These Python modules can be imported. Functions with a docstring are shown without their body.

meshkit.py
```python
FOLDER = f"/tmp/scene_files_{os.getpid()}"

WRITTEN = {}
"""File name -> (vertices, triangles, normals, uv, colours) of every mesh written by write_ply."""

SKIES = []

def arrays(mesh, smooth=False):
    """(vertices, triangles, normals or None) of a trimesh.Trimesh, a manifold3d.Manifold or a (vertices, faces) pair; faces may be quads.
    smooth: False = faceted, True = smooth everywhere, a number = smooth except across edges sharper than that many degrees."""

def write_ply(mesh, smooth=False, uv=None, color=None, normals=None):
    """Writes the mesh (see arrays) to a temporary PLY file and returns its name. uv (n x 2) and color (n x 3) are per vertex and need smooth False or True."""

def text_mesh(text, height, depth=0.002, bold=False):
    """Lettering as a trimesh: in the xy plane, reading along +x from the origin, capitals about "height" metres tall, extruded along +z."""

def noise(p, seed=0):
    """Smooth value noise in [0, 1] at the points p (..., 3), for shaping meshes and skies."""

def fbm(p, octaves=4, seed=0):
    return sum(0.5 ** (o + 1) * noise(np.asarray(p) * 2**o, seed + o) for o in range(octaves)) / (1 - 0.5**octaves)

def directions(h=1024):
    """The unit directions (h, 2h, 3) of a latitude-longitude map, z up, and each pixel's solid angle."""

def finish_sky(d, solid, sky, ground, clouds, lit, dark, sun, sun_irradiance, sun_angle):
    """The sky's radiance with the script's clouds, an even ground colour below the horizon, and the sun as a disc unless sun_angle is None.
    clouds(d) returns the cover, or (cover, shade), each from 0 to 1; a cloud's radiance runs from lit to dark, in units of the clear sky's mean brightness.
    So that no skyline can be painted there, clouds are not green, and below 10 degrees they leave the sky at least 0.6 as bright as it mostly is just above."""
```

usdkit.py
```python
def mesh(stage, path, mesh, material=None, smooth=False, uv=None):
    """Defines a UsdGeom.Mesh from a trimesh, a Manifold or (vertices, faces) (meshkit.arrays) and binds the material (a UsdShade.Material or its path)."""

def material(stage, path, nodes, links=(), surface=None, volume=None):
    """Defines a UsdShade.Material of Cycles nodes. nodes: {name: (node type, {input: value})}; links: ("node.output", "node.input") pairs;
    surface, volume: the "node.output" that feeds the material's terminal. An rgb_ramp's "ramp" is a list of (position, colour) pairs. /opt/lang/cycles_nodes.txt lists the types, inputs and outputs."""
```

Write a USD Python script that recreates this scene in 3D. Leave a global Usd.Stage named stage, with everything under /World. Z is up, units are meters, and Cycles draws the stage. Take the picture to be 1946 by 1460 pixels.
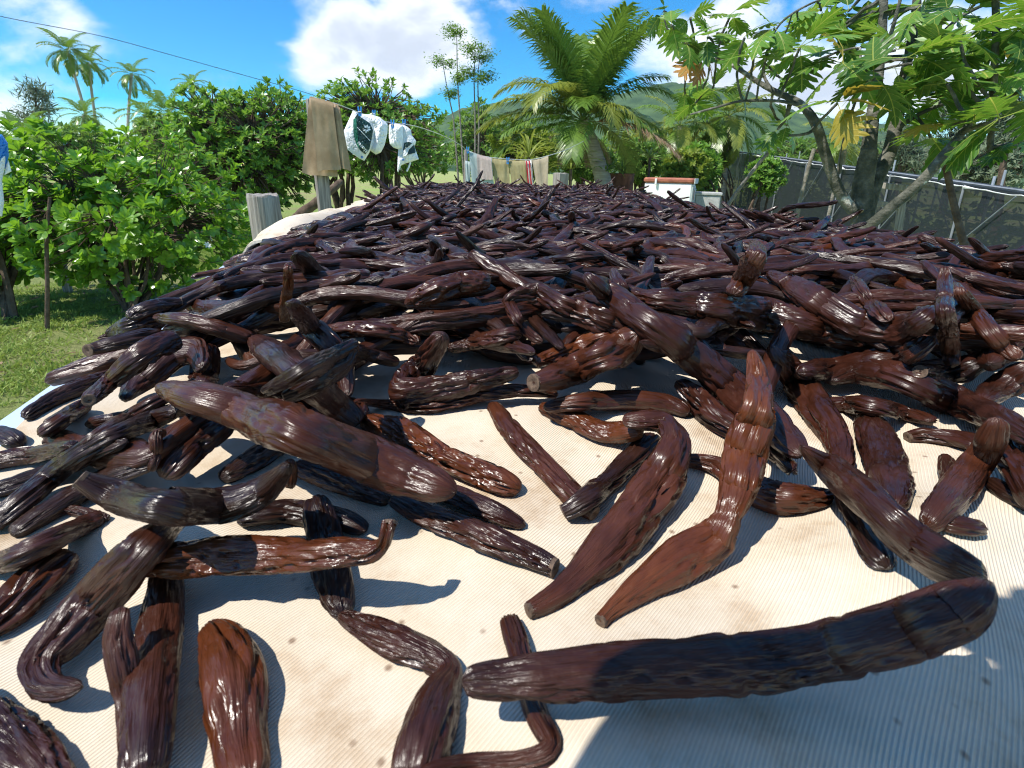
import math, random
import numpy as np
import trimesh
from scipy.interpolate import PchipInterpolator
from scipy.ndimage import gaussian_filter1d
import usdkit, meshkit
from meshkit import noise, fbm
from pxr import Usd, UsdGeom, UsdLux, UsdShade, Gf, Sdf, Vt

stage = Usd.Stage.CreateInMemory()
UsdGeom.SetStageUpAxis(stage, 'Z'); UsdGeom.SetStageMetersPerUnit(stage, 1.0)
UsdGeom.Xform.Define(stage, '/World'); UsdGeom.Scope.Define(stage, '/World/Looks')
stage.SetDefaultPrim(stage.GetPrimAtPath('/World'))

# ---------------------------------------------------------------- camera, sky, sun, exposure
PW, PH, FP = 1946.0, 1460.0, 940.0                    # photograph in pixels, focal length in pixels
PITCH, ROLL = math.radians(16.0), math.radians(1.2)
HORIZON = 325.0
PPX, PPY = PW / 2, HORIZON + FP * math.tan(PITCH)     # principal point
EYE = np.array([0.0, 0.0, 1.0])
EXPOSURE = 0.68
_r0, _u0, _b0 = np.array([1.0, 0, 0]), np.array([0, math.sin(PITCH), math.cos(PITCH)]), np.array([0, -math.cos(PITCH), math.sin(PITCH)])
CR = math.cos(ROLL) * _r0 + math.sin(ROLL) * _u0
CU = -math.sin(ROLL) * _r0 + math.cos(ROLL) * _u0
CB = _b0
cam = UsdGeom.Camera.Define(stage, '/World/camera')
cam.CreateFocalLengthAttr(36.0 * FP / PW); cam.CreateHorizontalApertureAttr(36.0); cam.CreateVerticalApertureAttr(27.0)
cam.CreateVerticalApertureOffsetAttr(-(PH / 2 - PPY) * 36.0 / PW)
cam.CreateClippingRangeAttr(Gf.Vec2f(0.01, 20000)); cam.CreateExposureAttr(EXPOSURE)
cam.CreateFStopAttr(45.0); cam.CreateFocusDistanceAttr(0.30)
cam.AddTransformOp().Set(Gf.Matrix4d(*CR, 0, *CU, 0, *CB, 0, *EYE, 1))

SUN_EL = math.radians(57.0)
_h = np.array([-0.86, -0.51]); _h /= np.linalg.norm(_h)
SUN = np.array([*(_h * math.cos(SUN_EL)), math.sin(SUN_EL)])
SUN_ROT = math.atan2(SUN[0], SUN[1])


def ray(px, py):
    """direction of a pixel of the photograph, unit depth along the camera axis"""
    d = CR * ((px - PPX) / FP) - CU * ((py - PPY) / FP) - CB
    return d


def unit(v):
    v = np.asarray(v, float)
    return v / np.linalg.norm(v)


def at(px, py, dist):
    """the point seen at a pixel, `dist` metres away on the ground plan"""
    d = ray(px, py)
    return EYE + d * (dist / math.hypot(d[0], d[1]))


def project(p):
    d = np.asarray(p) - EYE
    z = -(d @ CB)
    return PPX + FP * (d @ CR) / z, PPY - FP * (d @ CU) / z, z


def on_z(px, py, z):
    d = ray(px, py)
    return EYE + d * ((z - EYE[2]) / d[2])


def mat(name, nodes, links=(), surface=None, volume=None):
    return usdkit.material(stage, '/World/Looks/' + name, nodes, links, surface, volume)


# sky with procedural clouds: (pixel centre, angular radius in degrees, weight)
def sky_material():
    n = {'tc': ('texture_coordinate', {}),
         'sky': ('sky_texture', {'sky_type': 'single_scattering', 'sun_disc': False, 'sun_elevation': SUN_EL, 'sun_rotation': SUN_ROT,
                                 'altitude': 10.0, 'air_density': 1.0, 'aerosol_density': 0.12, 'ozone_density': 3.0}),
         'sat': ('hsv', {'saturation': 2.5, 'value': .94, 'fac': 1.0}),
         'map': ('mapping', {'scale': (1.0, 1.0, 1.7)}),
         'n1': ('noise_texture', {'scale': 5.5, 'detail': 9.0, 'roughness': 0.58, 'distortion': 0.25}),
         'n2': ('noise_texture', {'scale': 2.1, 'detail': 3.0, 'roughness': 0.5}),
         'nrm': ('vector_math', {'math_type': 'normalize'})}
    l = [('tc.generated', 'nrm.vector1'), ('nrm.vector', 'map.vector'), ('map.vector', 'n1.vector'), ('map.vector', 'n2.vector'), ('sky.color', 'sat.color')]
    blobs = [((680, 85), 4.5, .25), ((760, 110), 5.5, .30), ((850, 85), 5.5, .27), ((620, 115), 4.0, .22), ((900, 60), 4.5, .18),
             ((1250, 110), 5.0, .30), ((1300, 190), 7.0, .30), ((1400, 130), 8, .30), ((1560, 150), 8, .28), ((1750, 140), 9, .30), ((1900, 100), 9, .32), ((1530, 60), 4.0, .22),
             ((20, 150), 7.0, .24), ((60, 110), 4.0, .14), ((820, 5), 6.5, .22), ((980, -5), 6.0, .18), ((1120, -5), 5.0, .15), ((30, 30), 6.0, .12)]
    prev = None
    for i, ((px, py), rad, w) in enumerate(blobs):
        d = unit(ray(px, py))
        n[f'd{i}'] = ('vector_math', {'math_type': 'dot_product', 'vector2': tuple(d)})
        n[f'r{i}'] = ('map_range', {'range_type': 'smoothstep', 'from_min': math.cos(math.radians(rad)), 'from_max': 1.0, 'to_min': 0.0, 'to_max': w, 'clamp': True})
        l += [('nrm.vector', f'd{i}.vector1'), (f'd{i}.value', f'r{i}.value')]
        if prev is None:
            prev = f'r{i}.result'
        else:
            n[f'a{i}'] = ('math', {'math_type': 'maximum'})
            l += [(prev, f'a{i}.value1'), (f'r{i}.result', f'a{i}.value2')]
            prev = f'a{i}.value'
    n['sum'] = ('math', {'math_type': 'add'}); l += [(prev, 'sum.value1'), ('n1.fac', 'sum.value2')]
    n['gen'] = ('map_range', {'range_type': 'linear', 'from_min': .46, 'from_max': .66, 'to_min': -.08, 'to_max': .26, 'clamp': True}); l += [('n2.fac', 'gen.value')]  # overall cloud cover, raised beyond the view to whiten the light in shadows
    n['sum2'] = ('math', {'math_type': 'add'}); l += [('sum.value', 'sum2.value1'), ('gen.result', 'sum2.value2')]
    n['cov'] = ('map_range', {'range_type': 'smoothstep', 'from_min': .56, 'from_max': .86, 'to_min': 0.0, 'to_max': .97, 'clamp': True}); l += [('sum2.value', 'cov.value')]
    n['shade'] = ('rgb_ramp', {'ramp': [(.56, (.95, 1.0, 1.08)), (.74, (1.15, 1.16, 1.18)), (.84, (1.0, 1.03, 1.08)), (.94, (.74, .79, .88)), (1.0, (.66, .71, .81))]}); l += [('sum2.value', 'shade.fac')]
    n['cl'] = ('vector_math', {'math_type': 'scale', 'scale': 5.6}); l += [('shade.color', 'cl.vector1')]
    n['mix'] = ('mix', {'mix_type': 'mix'}); l += [('cov.result', 'mix.fac'), ('sat.color', 'mix.color1'), ('cl.vector', 'mix.color2')]
    n['bg'] = ('background_shader', {'strength': 0.13}); l += [('mix.color', 'bg.color')]
    return mat('sky', n, l, 'bg.background')


dome = UsdLux.DomeLight.Define(stage, '/World/sky')
UsdShade.MaterialBindingAPI.Apply(dome.GetPrim()).Bind(sky_material())
sun = UsdLux.DistantLight.Define(stage, '/World/sun')
sun.CreateNormalizeAttr(True); sun.CreateIntensityAttr(1.2); sun.CreateAngleAttr(0.5); sun.CreateColorAttr(Gf.Vec3f(1.0, 0.95, 0.87))
_z = SUN; _x = unit(np.cross([0, 0, 1.0], _z)); _y = np.cross(_z, _x)
sun.AddTransformOp().Set(Gf.Matrix4d(*_x, 0, *_y, 0, *_z, 0, 0, 0, 0, 1))

# ---------------------------------------------------------------- helpers
used = {}


def numbered(parent, name):
    k = used.get((parent, name), 0); used[(parent, name)] = k + 1
    return f'{parent}/{name}' if k == 0 else f'{parent}/{name}_{k:03d}'


def tag(p, label=None, cat=None, group=None, kind=None):
    for k, v in (('label', label), ('category', cat), ('group', group), ('kind', kind)):
        if v:
            p.SetCustomDataByKey(k, v)
    return p


def obj(name, mesh, material, parent='/World', smooth=False, uv=None, **kw):
    parent = parent if isinstance(parent, str) else str(parent.GetPath())
    m = usdkit.mesh(stage, numbered(parent, name), mesh, material, smooth, uv)
    return tag(m.GetPrim(), **kw)


def obj_raw(name, v, f, n, uv, material, parent='/World', **kw):
    parent = parent if isinstance(parent, str) else str(parent.GetPath())
    m = usdkit.mesh(stage, numbered(parent, name), (v, f), material, False, uv)
    m.CreateNormalsAttr(Vt.Vec3fArray.FromNumpy(n.astype(np.float32))); m.SetNormalsInterpolation('vertex')
    return tag(m.GetPrim(), **kw)


def thing(name, label, cat, loc=(0, 0, 0), group=None):
    x = UsdGeom.Xform.Define(stage, numbered('/World', name)); x.AddTranslateOp().Set(Gf.Vec3d(*map(float, loc)))
    return tag(x.GetPrim(), label, cat, group)


def box(sx, sy, sz, c=(0, 0, 0), bev=0.0):
    if bev <= 0:
        m = trimesh.creation.box((sx, sy, sz))
    else:
        b = bev
        pts = [(x * (sx / 2 - b * (a != 0)), y * (sy / 2 - b * (a != 1)), z * (sz / 2 - b * (a != 2))) for a in range(3) for x in (-1, 1) for y in (-1, 1) for z in (-1, 1)]
        m = trimesh.convex.convex_hull(np.array(pts))
    m.apply_translation(c)
    return m


def cyl(a, b, r0, r1=None, sides=10):
    a, b = np.asarray(a, float), np.asarray(b, float); r1 = r0 if r1 is None else r1
    return tube([a, b], [r0, r1], sides)


def tube(pts, rad, sides=8, cap=True):
    """polyline -> (v, f) tapered tube"""
    p = np.asarray(pts, float); r = np.broadcast_to(np.asarray(rad, float), (len(p),))
    t = np.gradient(p, axis=0) if len(p) > 2 else np.repeat((p[1] - p[0])[None], 2, 0)
    t = t / (np.linalg.norm(t, axis=1, keepdims=True) + 1e-12)
    a = np.array([1.0, 0, 0]) if abs(t[0, 2]) > .8 else np.array([0, 0, 1.0])
    A = []
    for ti in t:
        a = unit(a - ti * (a @ ti)); A.append(a)
    A = np.array(A); B = np.cross(t, A)
    th = np.arange(sides) * 2 * np.pi / sides
    v = p[:, None] + r[:, None, None] * (np.cos(th)[None, :, None] * A[:, None] + np.sin(th)[None, :, None] * B[:, None])
    i, j = np.meshgrid(np.arange(len(p) - 1), np.arange(sides), indexing='ij')
    q = np.stack([i * sides + j, i * sides + (j + 1) % sides, (i + 1) * sides + (j + 1) % sides, (i + 1) * sides + j], -1).reshape(-1, 4)
    f = np.vstack([q[:, [0, 1, 2]], q[:, [0, 2, 3]]])
    v = v.reshape(-1, 3)
    if cap:
        n0 = len(v); v = np.vstack([v, p[:1], p[-1:]]); jj = np.arange(sides); e = (len(p) - 1) * sides
        f = np.vstack([f, np.stack([np.full(sides, n0), (jj + 1) % sides, jj], 1), np.stack([np.full(sides, n0 + 1), e + jj, e + (jj + 1) % sides], 1)])
    return v, f


def join(parts):
    V, F, n = [], [], 0
    for p in parts:
        v, f = (np.asarray(p.vertices), np.asarray(p.faces)) if isinstance(p, trimesh.Trimesh) else p
        if len(v) == 0:
            continue
        V.append(v); F.append(np.asarray(f) + n); n += len(v)
    return np.vstack(V), np.vstack(F)


def curve(ctrl, n):
    c = np.asarray(ctrl, float)
    s = np.r_[0, np.cumsum(np.linalg.norm(np.diff(c[:, :3], axis=0), axis=1) + 1e-9)]
    return PchipInterpolator(s, c)(np.linspace(0, s[-1], n))


# ---------------------------------------------------------------- materials
def tex_mat(name, c0, c1, scale=8.0, rough=0.6, spec=0.5, bump=0.0, bscale=40.0, mapping=(1, 1, 1), coord='position', detail=4.0, dist=0.02, **pr):
    n = {'g': ('geometry', {}), 'tc': ('texture_coordinate', {}), 'm': ('mapping', {'scale': mapping}),
         'n': ('noise_texture', {'scale': scale, 'detail': detail, 'roughness': .6}), 'r': ('rgb_ramp', {'ramp': [(.32, c0), (.68, c1)]}),
         'p': ('principled_bsdf', {'roughness': rough, 'specular_ior_level': spec, **pr})}
    l = [('g.position' if coord == 'position' else 'tc.object', 'm.vector'), ('m.vector', 'n.vector'), ('n.fac', 'r.fac'), ('r.color', 'p.base_color')]
    if bump:
        n['nb'] = ('noise_texture', {'scale': bscale, 'detail': 5.0, 'roughness': .65}); n['b'] = ('bump', {'strength': bump, 'distance': dist})
        l += [('m.vector', 'nb.vector'), ('nb.fac', 'b.height'), ('b.normal', 'p.normal')]
    return mat(name, n, l, 'p.BSDF')


def pod_mat(name, dark, mid, red, rough):
    """oily cured vanilla pod: uv.x runs round the pod, uv.y along it in decimetres"""
    n = {'uv': ('attribute', {'attribute': 'st'}), 'm': ('mapping', {'scale': (6.0, 1.5, 1.0)}), 'm2': ('mapping', {'scale': (21.0, 5.0, 1.0)}),
         'g': ('geometry', {}), 'oi': ('object_info', {}),
         'n1': ('noise_texture', {'scale': 1.0, 'detail': 5.0, 'roughness': .6, 'distortion': .6}),
         'n2': ('noise_texture', {'scale': 1.0, 'detail': 3.0, 'roughness': .55, 'distortion': .8}),
         'n3': ('noise_texture', {'scale': 55.0, 'detail': 3.0, 'roughness': .6}),
         'n4': ('noise_texture', {'scale': 900.0, 'detail': 2.0}),
         'sp': ('voronoi_texture', {'scale': 420.0, 'randomness': 1.0}),
         'spr': ('map_range', {'from_min': .06, 'from_max': .13, 'to_min': 1.0, 'to_max': 0.0, 'clamp': True}),
         'spm': ('math', {'math_type': 'multiply'}), 'spg': ('map_range', {'from_min': .60, 'from_max': .72, 'to_min': 0.0, 'to_max': .5, 'clamp': True}),
         'r': ('rgb_ramp', {'ramp': [(.25, dark), (.52, mid), (.8, red)]}),
         'mx': ('mix', {'mix_type': 'mix', 'color2': (.20, .13, .08)}),
         'rr': ('map_range', {'from_min': .3, 'from_max': .7, 'to_min': rough - .08, 'to_max': rough + .16, 'clamp': True}),
         'ad': ('math', {'math_type': 'multiply_add', 'value2': .35}),
         'ad2': ('math', {'math_type': 'multiply_add', 'value2': .06}),
         'b': ('bump', {'strength': .85, 'distance': .0016}),
         'p': ('principled_bsdf', {'specular_ior_level': .40, 'coat_weight': .04, 'coat_roughness': .10, 'coat_ior': 1.4})}
    l = [('uv.vector', 'm.vector'), ('m.vector', 'n1.vector'), ('uv.vector', 'm2.vector'), ('m2.vector', 'n2.vector'),
         ('g.position', 'n3.vector'), ('g.position', 'n4.vector'), ('g.position', 'sp.vector'), ('sp.distance', 'spr.value'), ('n3.fac', 'spg.value'), ('spr.result', 'spm.value1'), ('spg.result', 'spm.value2'),
         ('n3.fac', 'r.fac'), ('r.color', 'mx.color1'), ('spm.value', 'mx.fac'), ('mx.color', 'p.base_color'), ('n3.fac', 'rr.value'), ('rr.result', 'p.roughness'),
         ('n2.fac', 'ad.value1'), ('n1.fac', 'ad.value3'), ('n4.fac', 'ad2.value1'), ('ad.value', 'ad2.value3'), ('ad2.value', 'b.height'), ('b.normal', 'p.normal'), ('b.normal', 'p.coat_normal')]
    return mat(name, n, l, 'p.BSDF')


POD = [pod_mat('pod_black_brown', (.0095, .0040, .0025), (.019, .0068, .0039), (.037, .0115, .0055), .29),
       pod_mat('pod_brown', (.016, .0055, .0029), (.035, .0102, .0048), (.064, .0172, .0066), .27),
       pod_mat('pod_plum', (.015, .0053, .0033), (.031, .0094, .0052), (.054, .0146, .0070), .27),
       pod_mat('pod_red_brown', (.036, .0102, .0038), (.077, .0210, .0066), (.118, .0355, .0098), .24),
       pod_mat('pod_chestnut', (.023, .0074, .0037), (.049, .0142, .0061), (.080, .0226, .0084), .27)]
M_SCAR = tex_mat('pod_cut_end', (.035, .020, .013), (.13, .085, .055), 900.0, .8)


def cloth_mat():
    """ribbed cream cotton: one rib per 1.1 mm"""
    n = {'g': ('geometry', {}), 'm': ('mapping', {'rotation': (0, 0, math.radians(38)), 'scale': (1, 1, 1)}), 'sx': ('separate_xyz', {}),
         'w': ('noise_texture', {'scale': 9.0, 'detail': 1.0}), 'wm': ('math', {'math_type': 'multiply_add', 'value2': .022}),
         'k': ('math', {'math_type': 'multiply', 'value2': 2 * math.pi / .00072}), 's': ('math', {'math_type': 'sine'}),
         'nf': ('noise_texture', {'scale': 900.0, 'detail': 3.0, 'roughness': .7}), 'sc': ('math', {'math_type': 'multiply_add', 'value2': .30}),
         'st': ('noise_texture', {'scale': 26.0, 'detail': 6.0, 'roughness': .7}), 'r': ('rgb_ramp', {'ramp': [(.24, (.30, .20, .11)), (.36, (.50, .39, .27)), (.46, (.61, .515, .39)), (.58, (.655, .57, .45))]}),
         'rb': ('map_range', {'from_min': -1.0, 'from_max': 1.0, 'to_min': .90, 'to_max': 1.04, 'clamp': True}), 'mu': ('mix', {'mix_type': 'multiply', 'fac': 1.0}),  # rb: shade between the ribs put into the colour, grooves darker
         'sp': ('voronoi_texture', {'scale': 130.0, 'randomness': 1.0}), 'spr': ('map_range', {'from_min': .05, 'from_max': .13, 'to_min': .75, 'to_max': 0.0, 'clamp': True}), 'mx': ('mix', {'mix_type': 'mix', 'color2': (.16, .09, .05)}),
         'b': ('bump', {'strength': 1.0, 'distance': .00011}), 'p': ('principled_bsdf', {'roughness': .9, 'specular_ior_level': .15, 'sheen_weight': .1})}
    l = [('g.position', 'm.vector'), ('m.vector', 'sx.vector'), ('g.position', 'w.vector'), ('w.fac', 'wm.value1'), ('sx.x', 'wm.value3'), ('wm.value', 'k.value1'), ('k.value', 's.value1'),
         ('g.position', 'nf.vector'), ('nf.fac', 'sc.value1'), ('s.value', 'sc.value3'), ('sc.value', 'b.height'), ('b.normal', 'p.normal'),
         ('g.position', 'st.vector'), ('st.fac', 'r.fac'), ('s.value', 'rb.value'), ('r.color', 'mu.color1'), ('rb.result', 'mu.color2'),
         ('g.position', 'sp.vector'), ('sp.distance', 'spr.value'), ('spr.result', 'mx.fac'), ('mu.color', 'mx.color1'), ('mx.color', 'p.base_color')]
    return mat('ribbed_cotton', n, l, 'p.BSDF')


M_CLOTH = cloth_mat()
M_TABLE = tex_mat('white_paint_sky_tint', (.34, .44, .60), (.44, .53, .66), 6.0, .45)  # white board with reflected sky blue put into its colour
M_WOODGREY = tex_mat('weathered_wood', (.13, .115, .10), (.36, .33, .295), 1.0, .85, .3, .8, 1.4, (90, 90, 4), dist=.004)
M_BARK_GREY = tex_mat('bark_grey', (.11, .10, .085), (.27, .25, .215), 14.0, .9, .2, .8, 30.0)
M_BARK_BROWN = tex_mat('bark_brown', (.055, .038, .026), (.14, .10, .072), 18.0, .9, .2, .6, 40.0)
M_LAWN = None

# ================================================================= table and cloths
T = 0.905                                               # height of the table top
_e = np.array([on_z(0, 800, T)[:2], on_z(435, 497, T)[:2], on_z(515, 450, T)[:2], (-.385, 1.12), (-.43, 1.6), (-.53, 2.7)])
_e = np.vstack([_e[:1] + (_e[:1] - _e[1:2]) * 2.2, _e])          # the left edge of the table: x over y


def TL(y):
    return np.interp(y, _e[:, 1], _e[:, 0])


Y0, Y1 = -0.42, 2.55
TR = lambda y: 0.46 + 0.02 * y


def sm(e0, e1, x):
    t = np.clip((x - e0) / (e1 - e0), 0, 1)
    return t * t * (3 - 2 * t)


def ridge(x, y, pts, h, s):
    d = np.full(np.shape(x), 9.0)
    for (ax, ay), (bx, by) in zip(pts[:-1], pts[1:]):
        l2 = (bx - ax) ** 2 + (by - ay) ** 2
        t = np.clip(((x - ax) * (bx - ax) + (y - ay) * (by - ay)) / l2, 0, 1)
        d = np.minimum(d, np.hypot(x - ax - t * (bx - ax), y - ay - t * (by - ay)))
    return h * np.exp(-(d / s) ** 2)


_f1 = [tuple(on_z(px, py, T)[:2]) for px, py in ((2150, 940), (1946, 985), (1800, 1065), (1640, 1150))]
_f2 = [tuple(on_z(px, py, T)[:2]) for px, py in ((2100, 1330), (1800, 1380), (1500, 1470), (1250, 1600))]


def cloth1(x, y):
    p = np.stack([x * 9, y * 9, np.zeros_like(x)], -1)
    z = .0045 + .011 * (fbm(p, 3, 5) - .5) + .003 * (noise(p * 4.1, 9) - .5)
    z = z + ridge(x, y, _f1, .010, .022) + ridge(x, y, _f2, .006, .02)
    return T + np.maximum(z, .0025)


_f3 = [tuple(on_z(px, py, T + .03)[:2]) for px, py in ((425, 492), (446, 455), (505, 430), (580, 418), (640, 404))]


def cloth2(x, y):
    p = np.stack([x * 14, y * 14, np.zeros_like(x)], -1)
    return T + .006 + .008 * (fbm(p, 3, 15) - .4) + .012 * np.exp(-((x - TL(y) - .05) / .05) ** 2) + ridge(x, y, _f3, .020, .035) * sm(.545, .62, y) - 1.2 * np.maximum(0, TL(y) + .012 - x)


def cloth3(x, y):
    p = np.stack([x * 11, y * 11, np.zeros_like(x)], -1)
    return T + .006 + .004 * sm(0, .1, y - C2Y) + .007 * (fbm(p, 3, 25) - .4) + .010 * np.exp(-((x - TL(y) - .06) / .05) ** 2)


def sheet(xl, xr, y0, y1, zf, nx, ny, thick=.0018, fringe=0.0, seed=0):
    y = np.linspace(y0, y1, ny); u = np.linspace(0, 1, nx)
    Yg, Ug = np.meshgrid(y, u, indexing='ij')
    L = np.array([xl(v) for v in y]); R = np.array([xr(v) for v in y])
    if fringe:
        L = L + fringe * (noise(np.stack([y * 60, y * 0, y * 0 + seed], -1), 3) - .5) + fringe * (noise(np.stack([y * 350, y * 0, y * 0 + seed], -1), 4) - .5)
    Xg = L[:, None] + (R - L)[:, None] * Ug
    Z = zf(Xg, Yg)
    top = np.stack([Xg, Yg, Z], -1).reshape(-1, 3); bot = top - [0, 0, thick]
    i, j = np.meshgrid(np.arange(ny - 1), np.arange(nx - 1), indexing='ij')
    q = np.stack([i * nx + j, i * nx + j + 1, (i + 1) * nx + j + 1, (i + 1) * nx + j], -1).reshape(-1, 4)
    f = np.vstack([q[:, [0, 1, 2]], q[:, [0, 2, 3]]])
    rim = np.r_[np.arange(nx), np.arange(1, ny) * nx + nx - 1, (ny - 1) * nx + np.arange(nx - 2, -1, -1), np.arange(ny - 2, 0, -1) * nx]
    m = len(top); a, b = rim, np.roll(rim, -1)
    side = np.vstack([np.stack([b, a, a + m], 1), np.stack([b, a + m, b + m], 1)])
    return np.vstack([top, bot]), np.vstack([f, f[:, ::-1] + m, side])


table = thing('drying_table', 'long pale blue white drying table under the heap of vanilla pods', 'table')
yy = np.linspace(Y0, Y1, 24)
tv = []
for z in (T, T - .022):
    tv += [(TL(y), y, z) for y in yy] + [(TR(y), y, z) for y in yy]
tv = np.array(tv); k = len(yy); tf = []
for i in range(k - 1):
    a, b, c, d = i, k + i, k + i + 1, i + 1
    A, B, C, D = a + 2 * k, b + 2 * k, c + 2 * k, d + 2 * k
    tf += [(a, b, c), (a, c, d), (A, C, B), (A, D, C), (a, d, D), (a, D, A), (b, B, C), (b, C, c)]
tf += [(0, 2 * k, 3 * k), (0, 3 * k, k), (k - 1, 2 * k - 1, 4 * k - 1), (k - 1, 4 * k - 1, 3 * k - 1)]
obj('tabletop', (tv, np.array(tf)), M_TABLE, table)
for y in (Y0 + .15, 1.0, Y1 - .15):
    obj('crossbar', box(TR(y) - TL(y) - .06, .05, .07, ((TL(y) + TR(y)) / 2, y, T - .022 - .036)), M_WOODGREY, table)
    for x in (TL(y) + .08, TR(y) - .08):
        obj('leg', box(.07, .06, T - .094, (x, y, (T - .094) / 2), .006), M_WOODGREY, table)
C1Y, C2Y = .60, 1.12
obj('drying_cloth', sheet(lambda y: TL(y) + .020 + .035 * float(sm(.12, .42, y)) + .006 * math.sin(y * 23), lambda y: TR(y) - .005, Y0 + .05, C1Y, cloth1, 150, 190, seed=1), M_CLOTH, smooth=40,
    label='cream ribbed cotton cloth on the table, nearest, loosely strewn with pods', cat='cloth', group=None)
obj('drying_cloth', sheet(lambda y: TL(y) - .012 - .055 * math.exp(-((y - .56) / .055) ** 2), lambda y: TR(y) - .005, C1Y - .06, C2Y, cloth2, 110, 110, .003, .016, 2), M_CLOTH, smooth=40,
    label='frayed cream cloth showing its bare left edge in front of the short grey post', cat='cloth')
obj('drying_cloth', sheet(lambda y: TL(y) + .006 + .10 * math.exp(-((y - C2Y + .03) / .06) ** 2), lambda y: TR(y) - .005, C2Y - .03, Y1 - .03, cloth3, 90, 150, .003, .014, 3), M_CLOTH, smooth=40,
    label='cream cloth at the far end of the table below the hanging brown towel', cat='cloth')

# ---- height field of whatever lies on the table
GX, GY, GR = -0.95, -0.2, .003
gx, gy = np.arange(GX, 0.8, GR), np.arange(GY, 2.75, GR)
XX, YY = np.meshgrid(gx, gy, indexing='ij')
H = np.where(YY < C1Y - .03, cloth1(XX, YY), np.where(YY < C2Y, cloth2(XX, YY), cloth3(XX, YY)))
H = np.where(XX < TL(YY) + .008, T, H)
H0 = H.copy()


def look(x, y):
    i = np.clip(((x - GX) / GR).round().astype(int), 0, len(gx) - 1); j = np.clip(((y - GY) / GR).round().astype(int), 0, len(gy) - 1)
    return H[i, j]


def stamp(P, R):
    """raises the height field to the upper side of a pod given by its centre line"""
    for (x, y, z), r in zip(P, R):
        i0, i1 = int((x - r - GX) / GR), int((x + r - GX) / GR) + 2; j0, j1 = int((y - r - GY) / GR), int((y + r - GY) / GR) + 2
        if i0 < 0 or j0 < 0 or i1 >= len(gx) or j1 >= len(gy):
            continue
        d2 = (XX[i0:i1, j0:j1] - x) ** 2 + (YY[i0:i1, j0:j1] - y) ** 2
        h = z + np.sqrt(np.maximum(r * r - d2, 0))
        H[i0:i1, j0:j1] = np.where(d2 < r * r, np.maximum(H[i0:i1, j0:j1], h), H[i0:i1, j0:j1])


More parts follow.
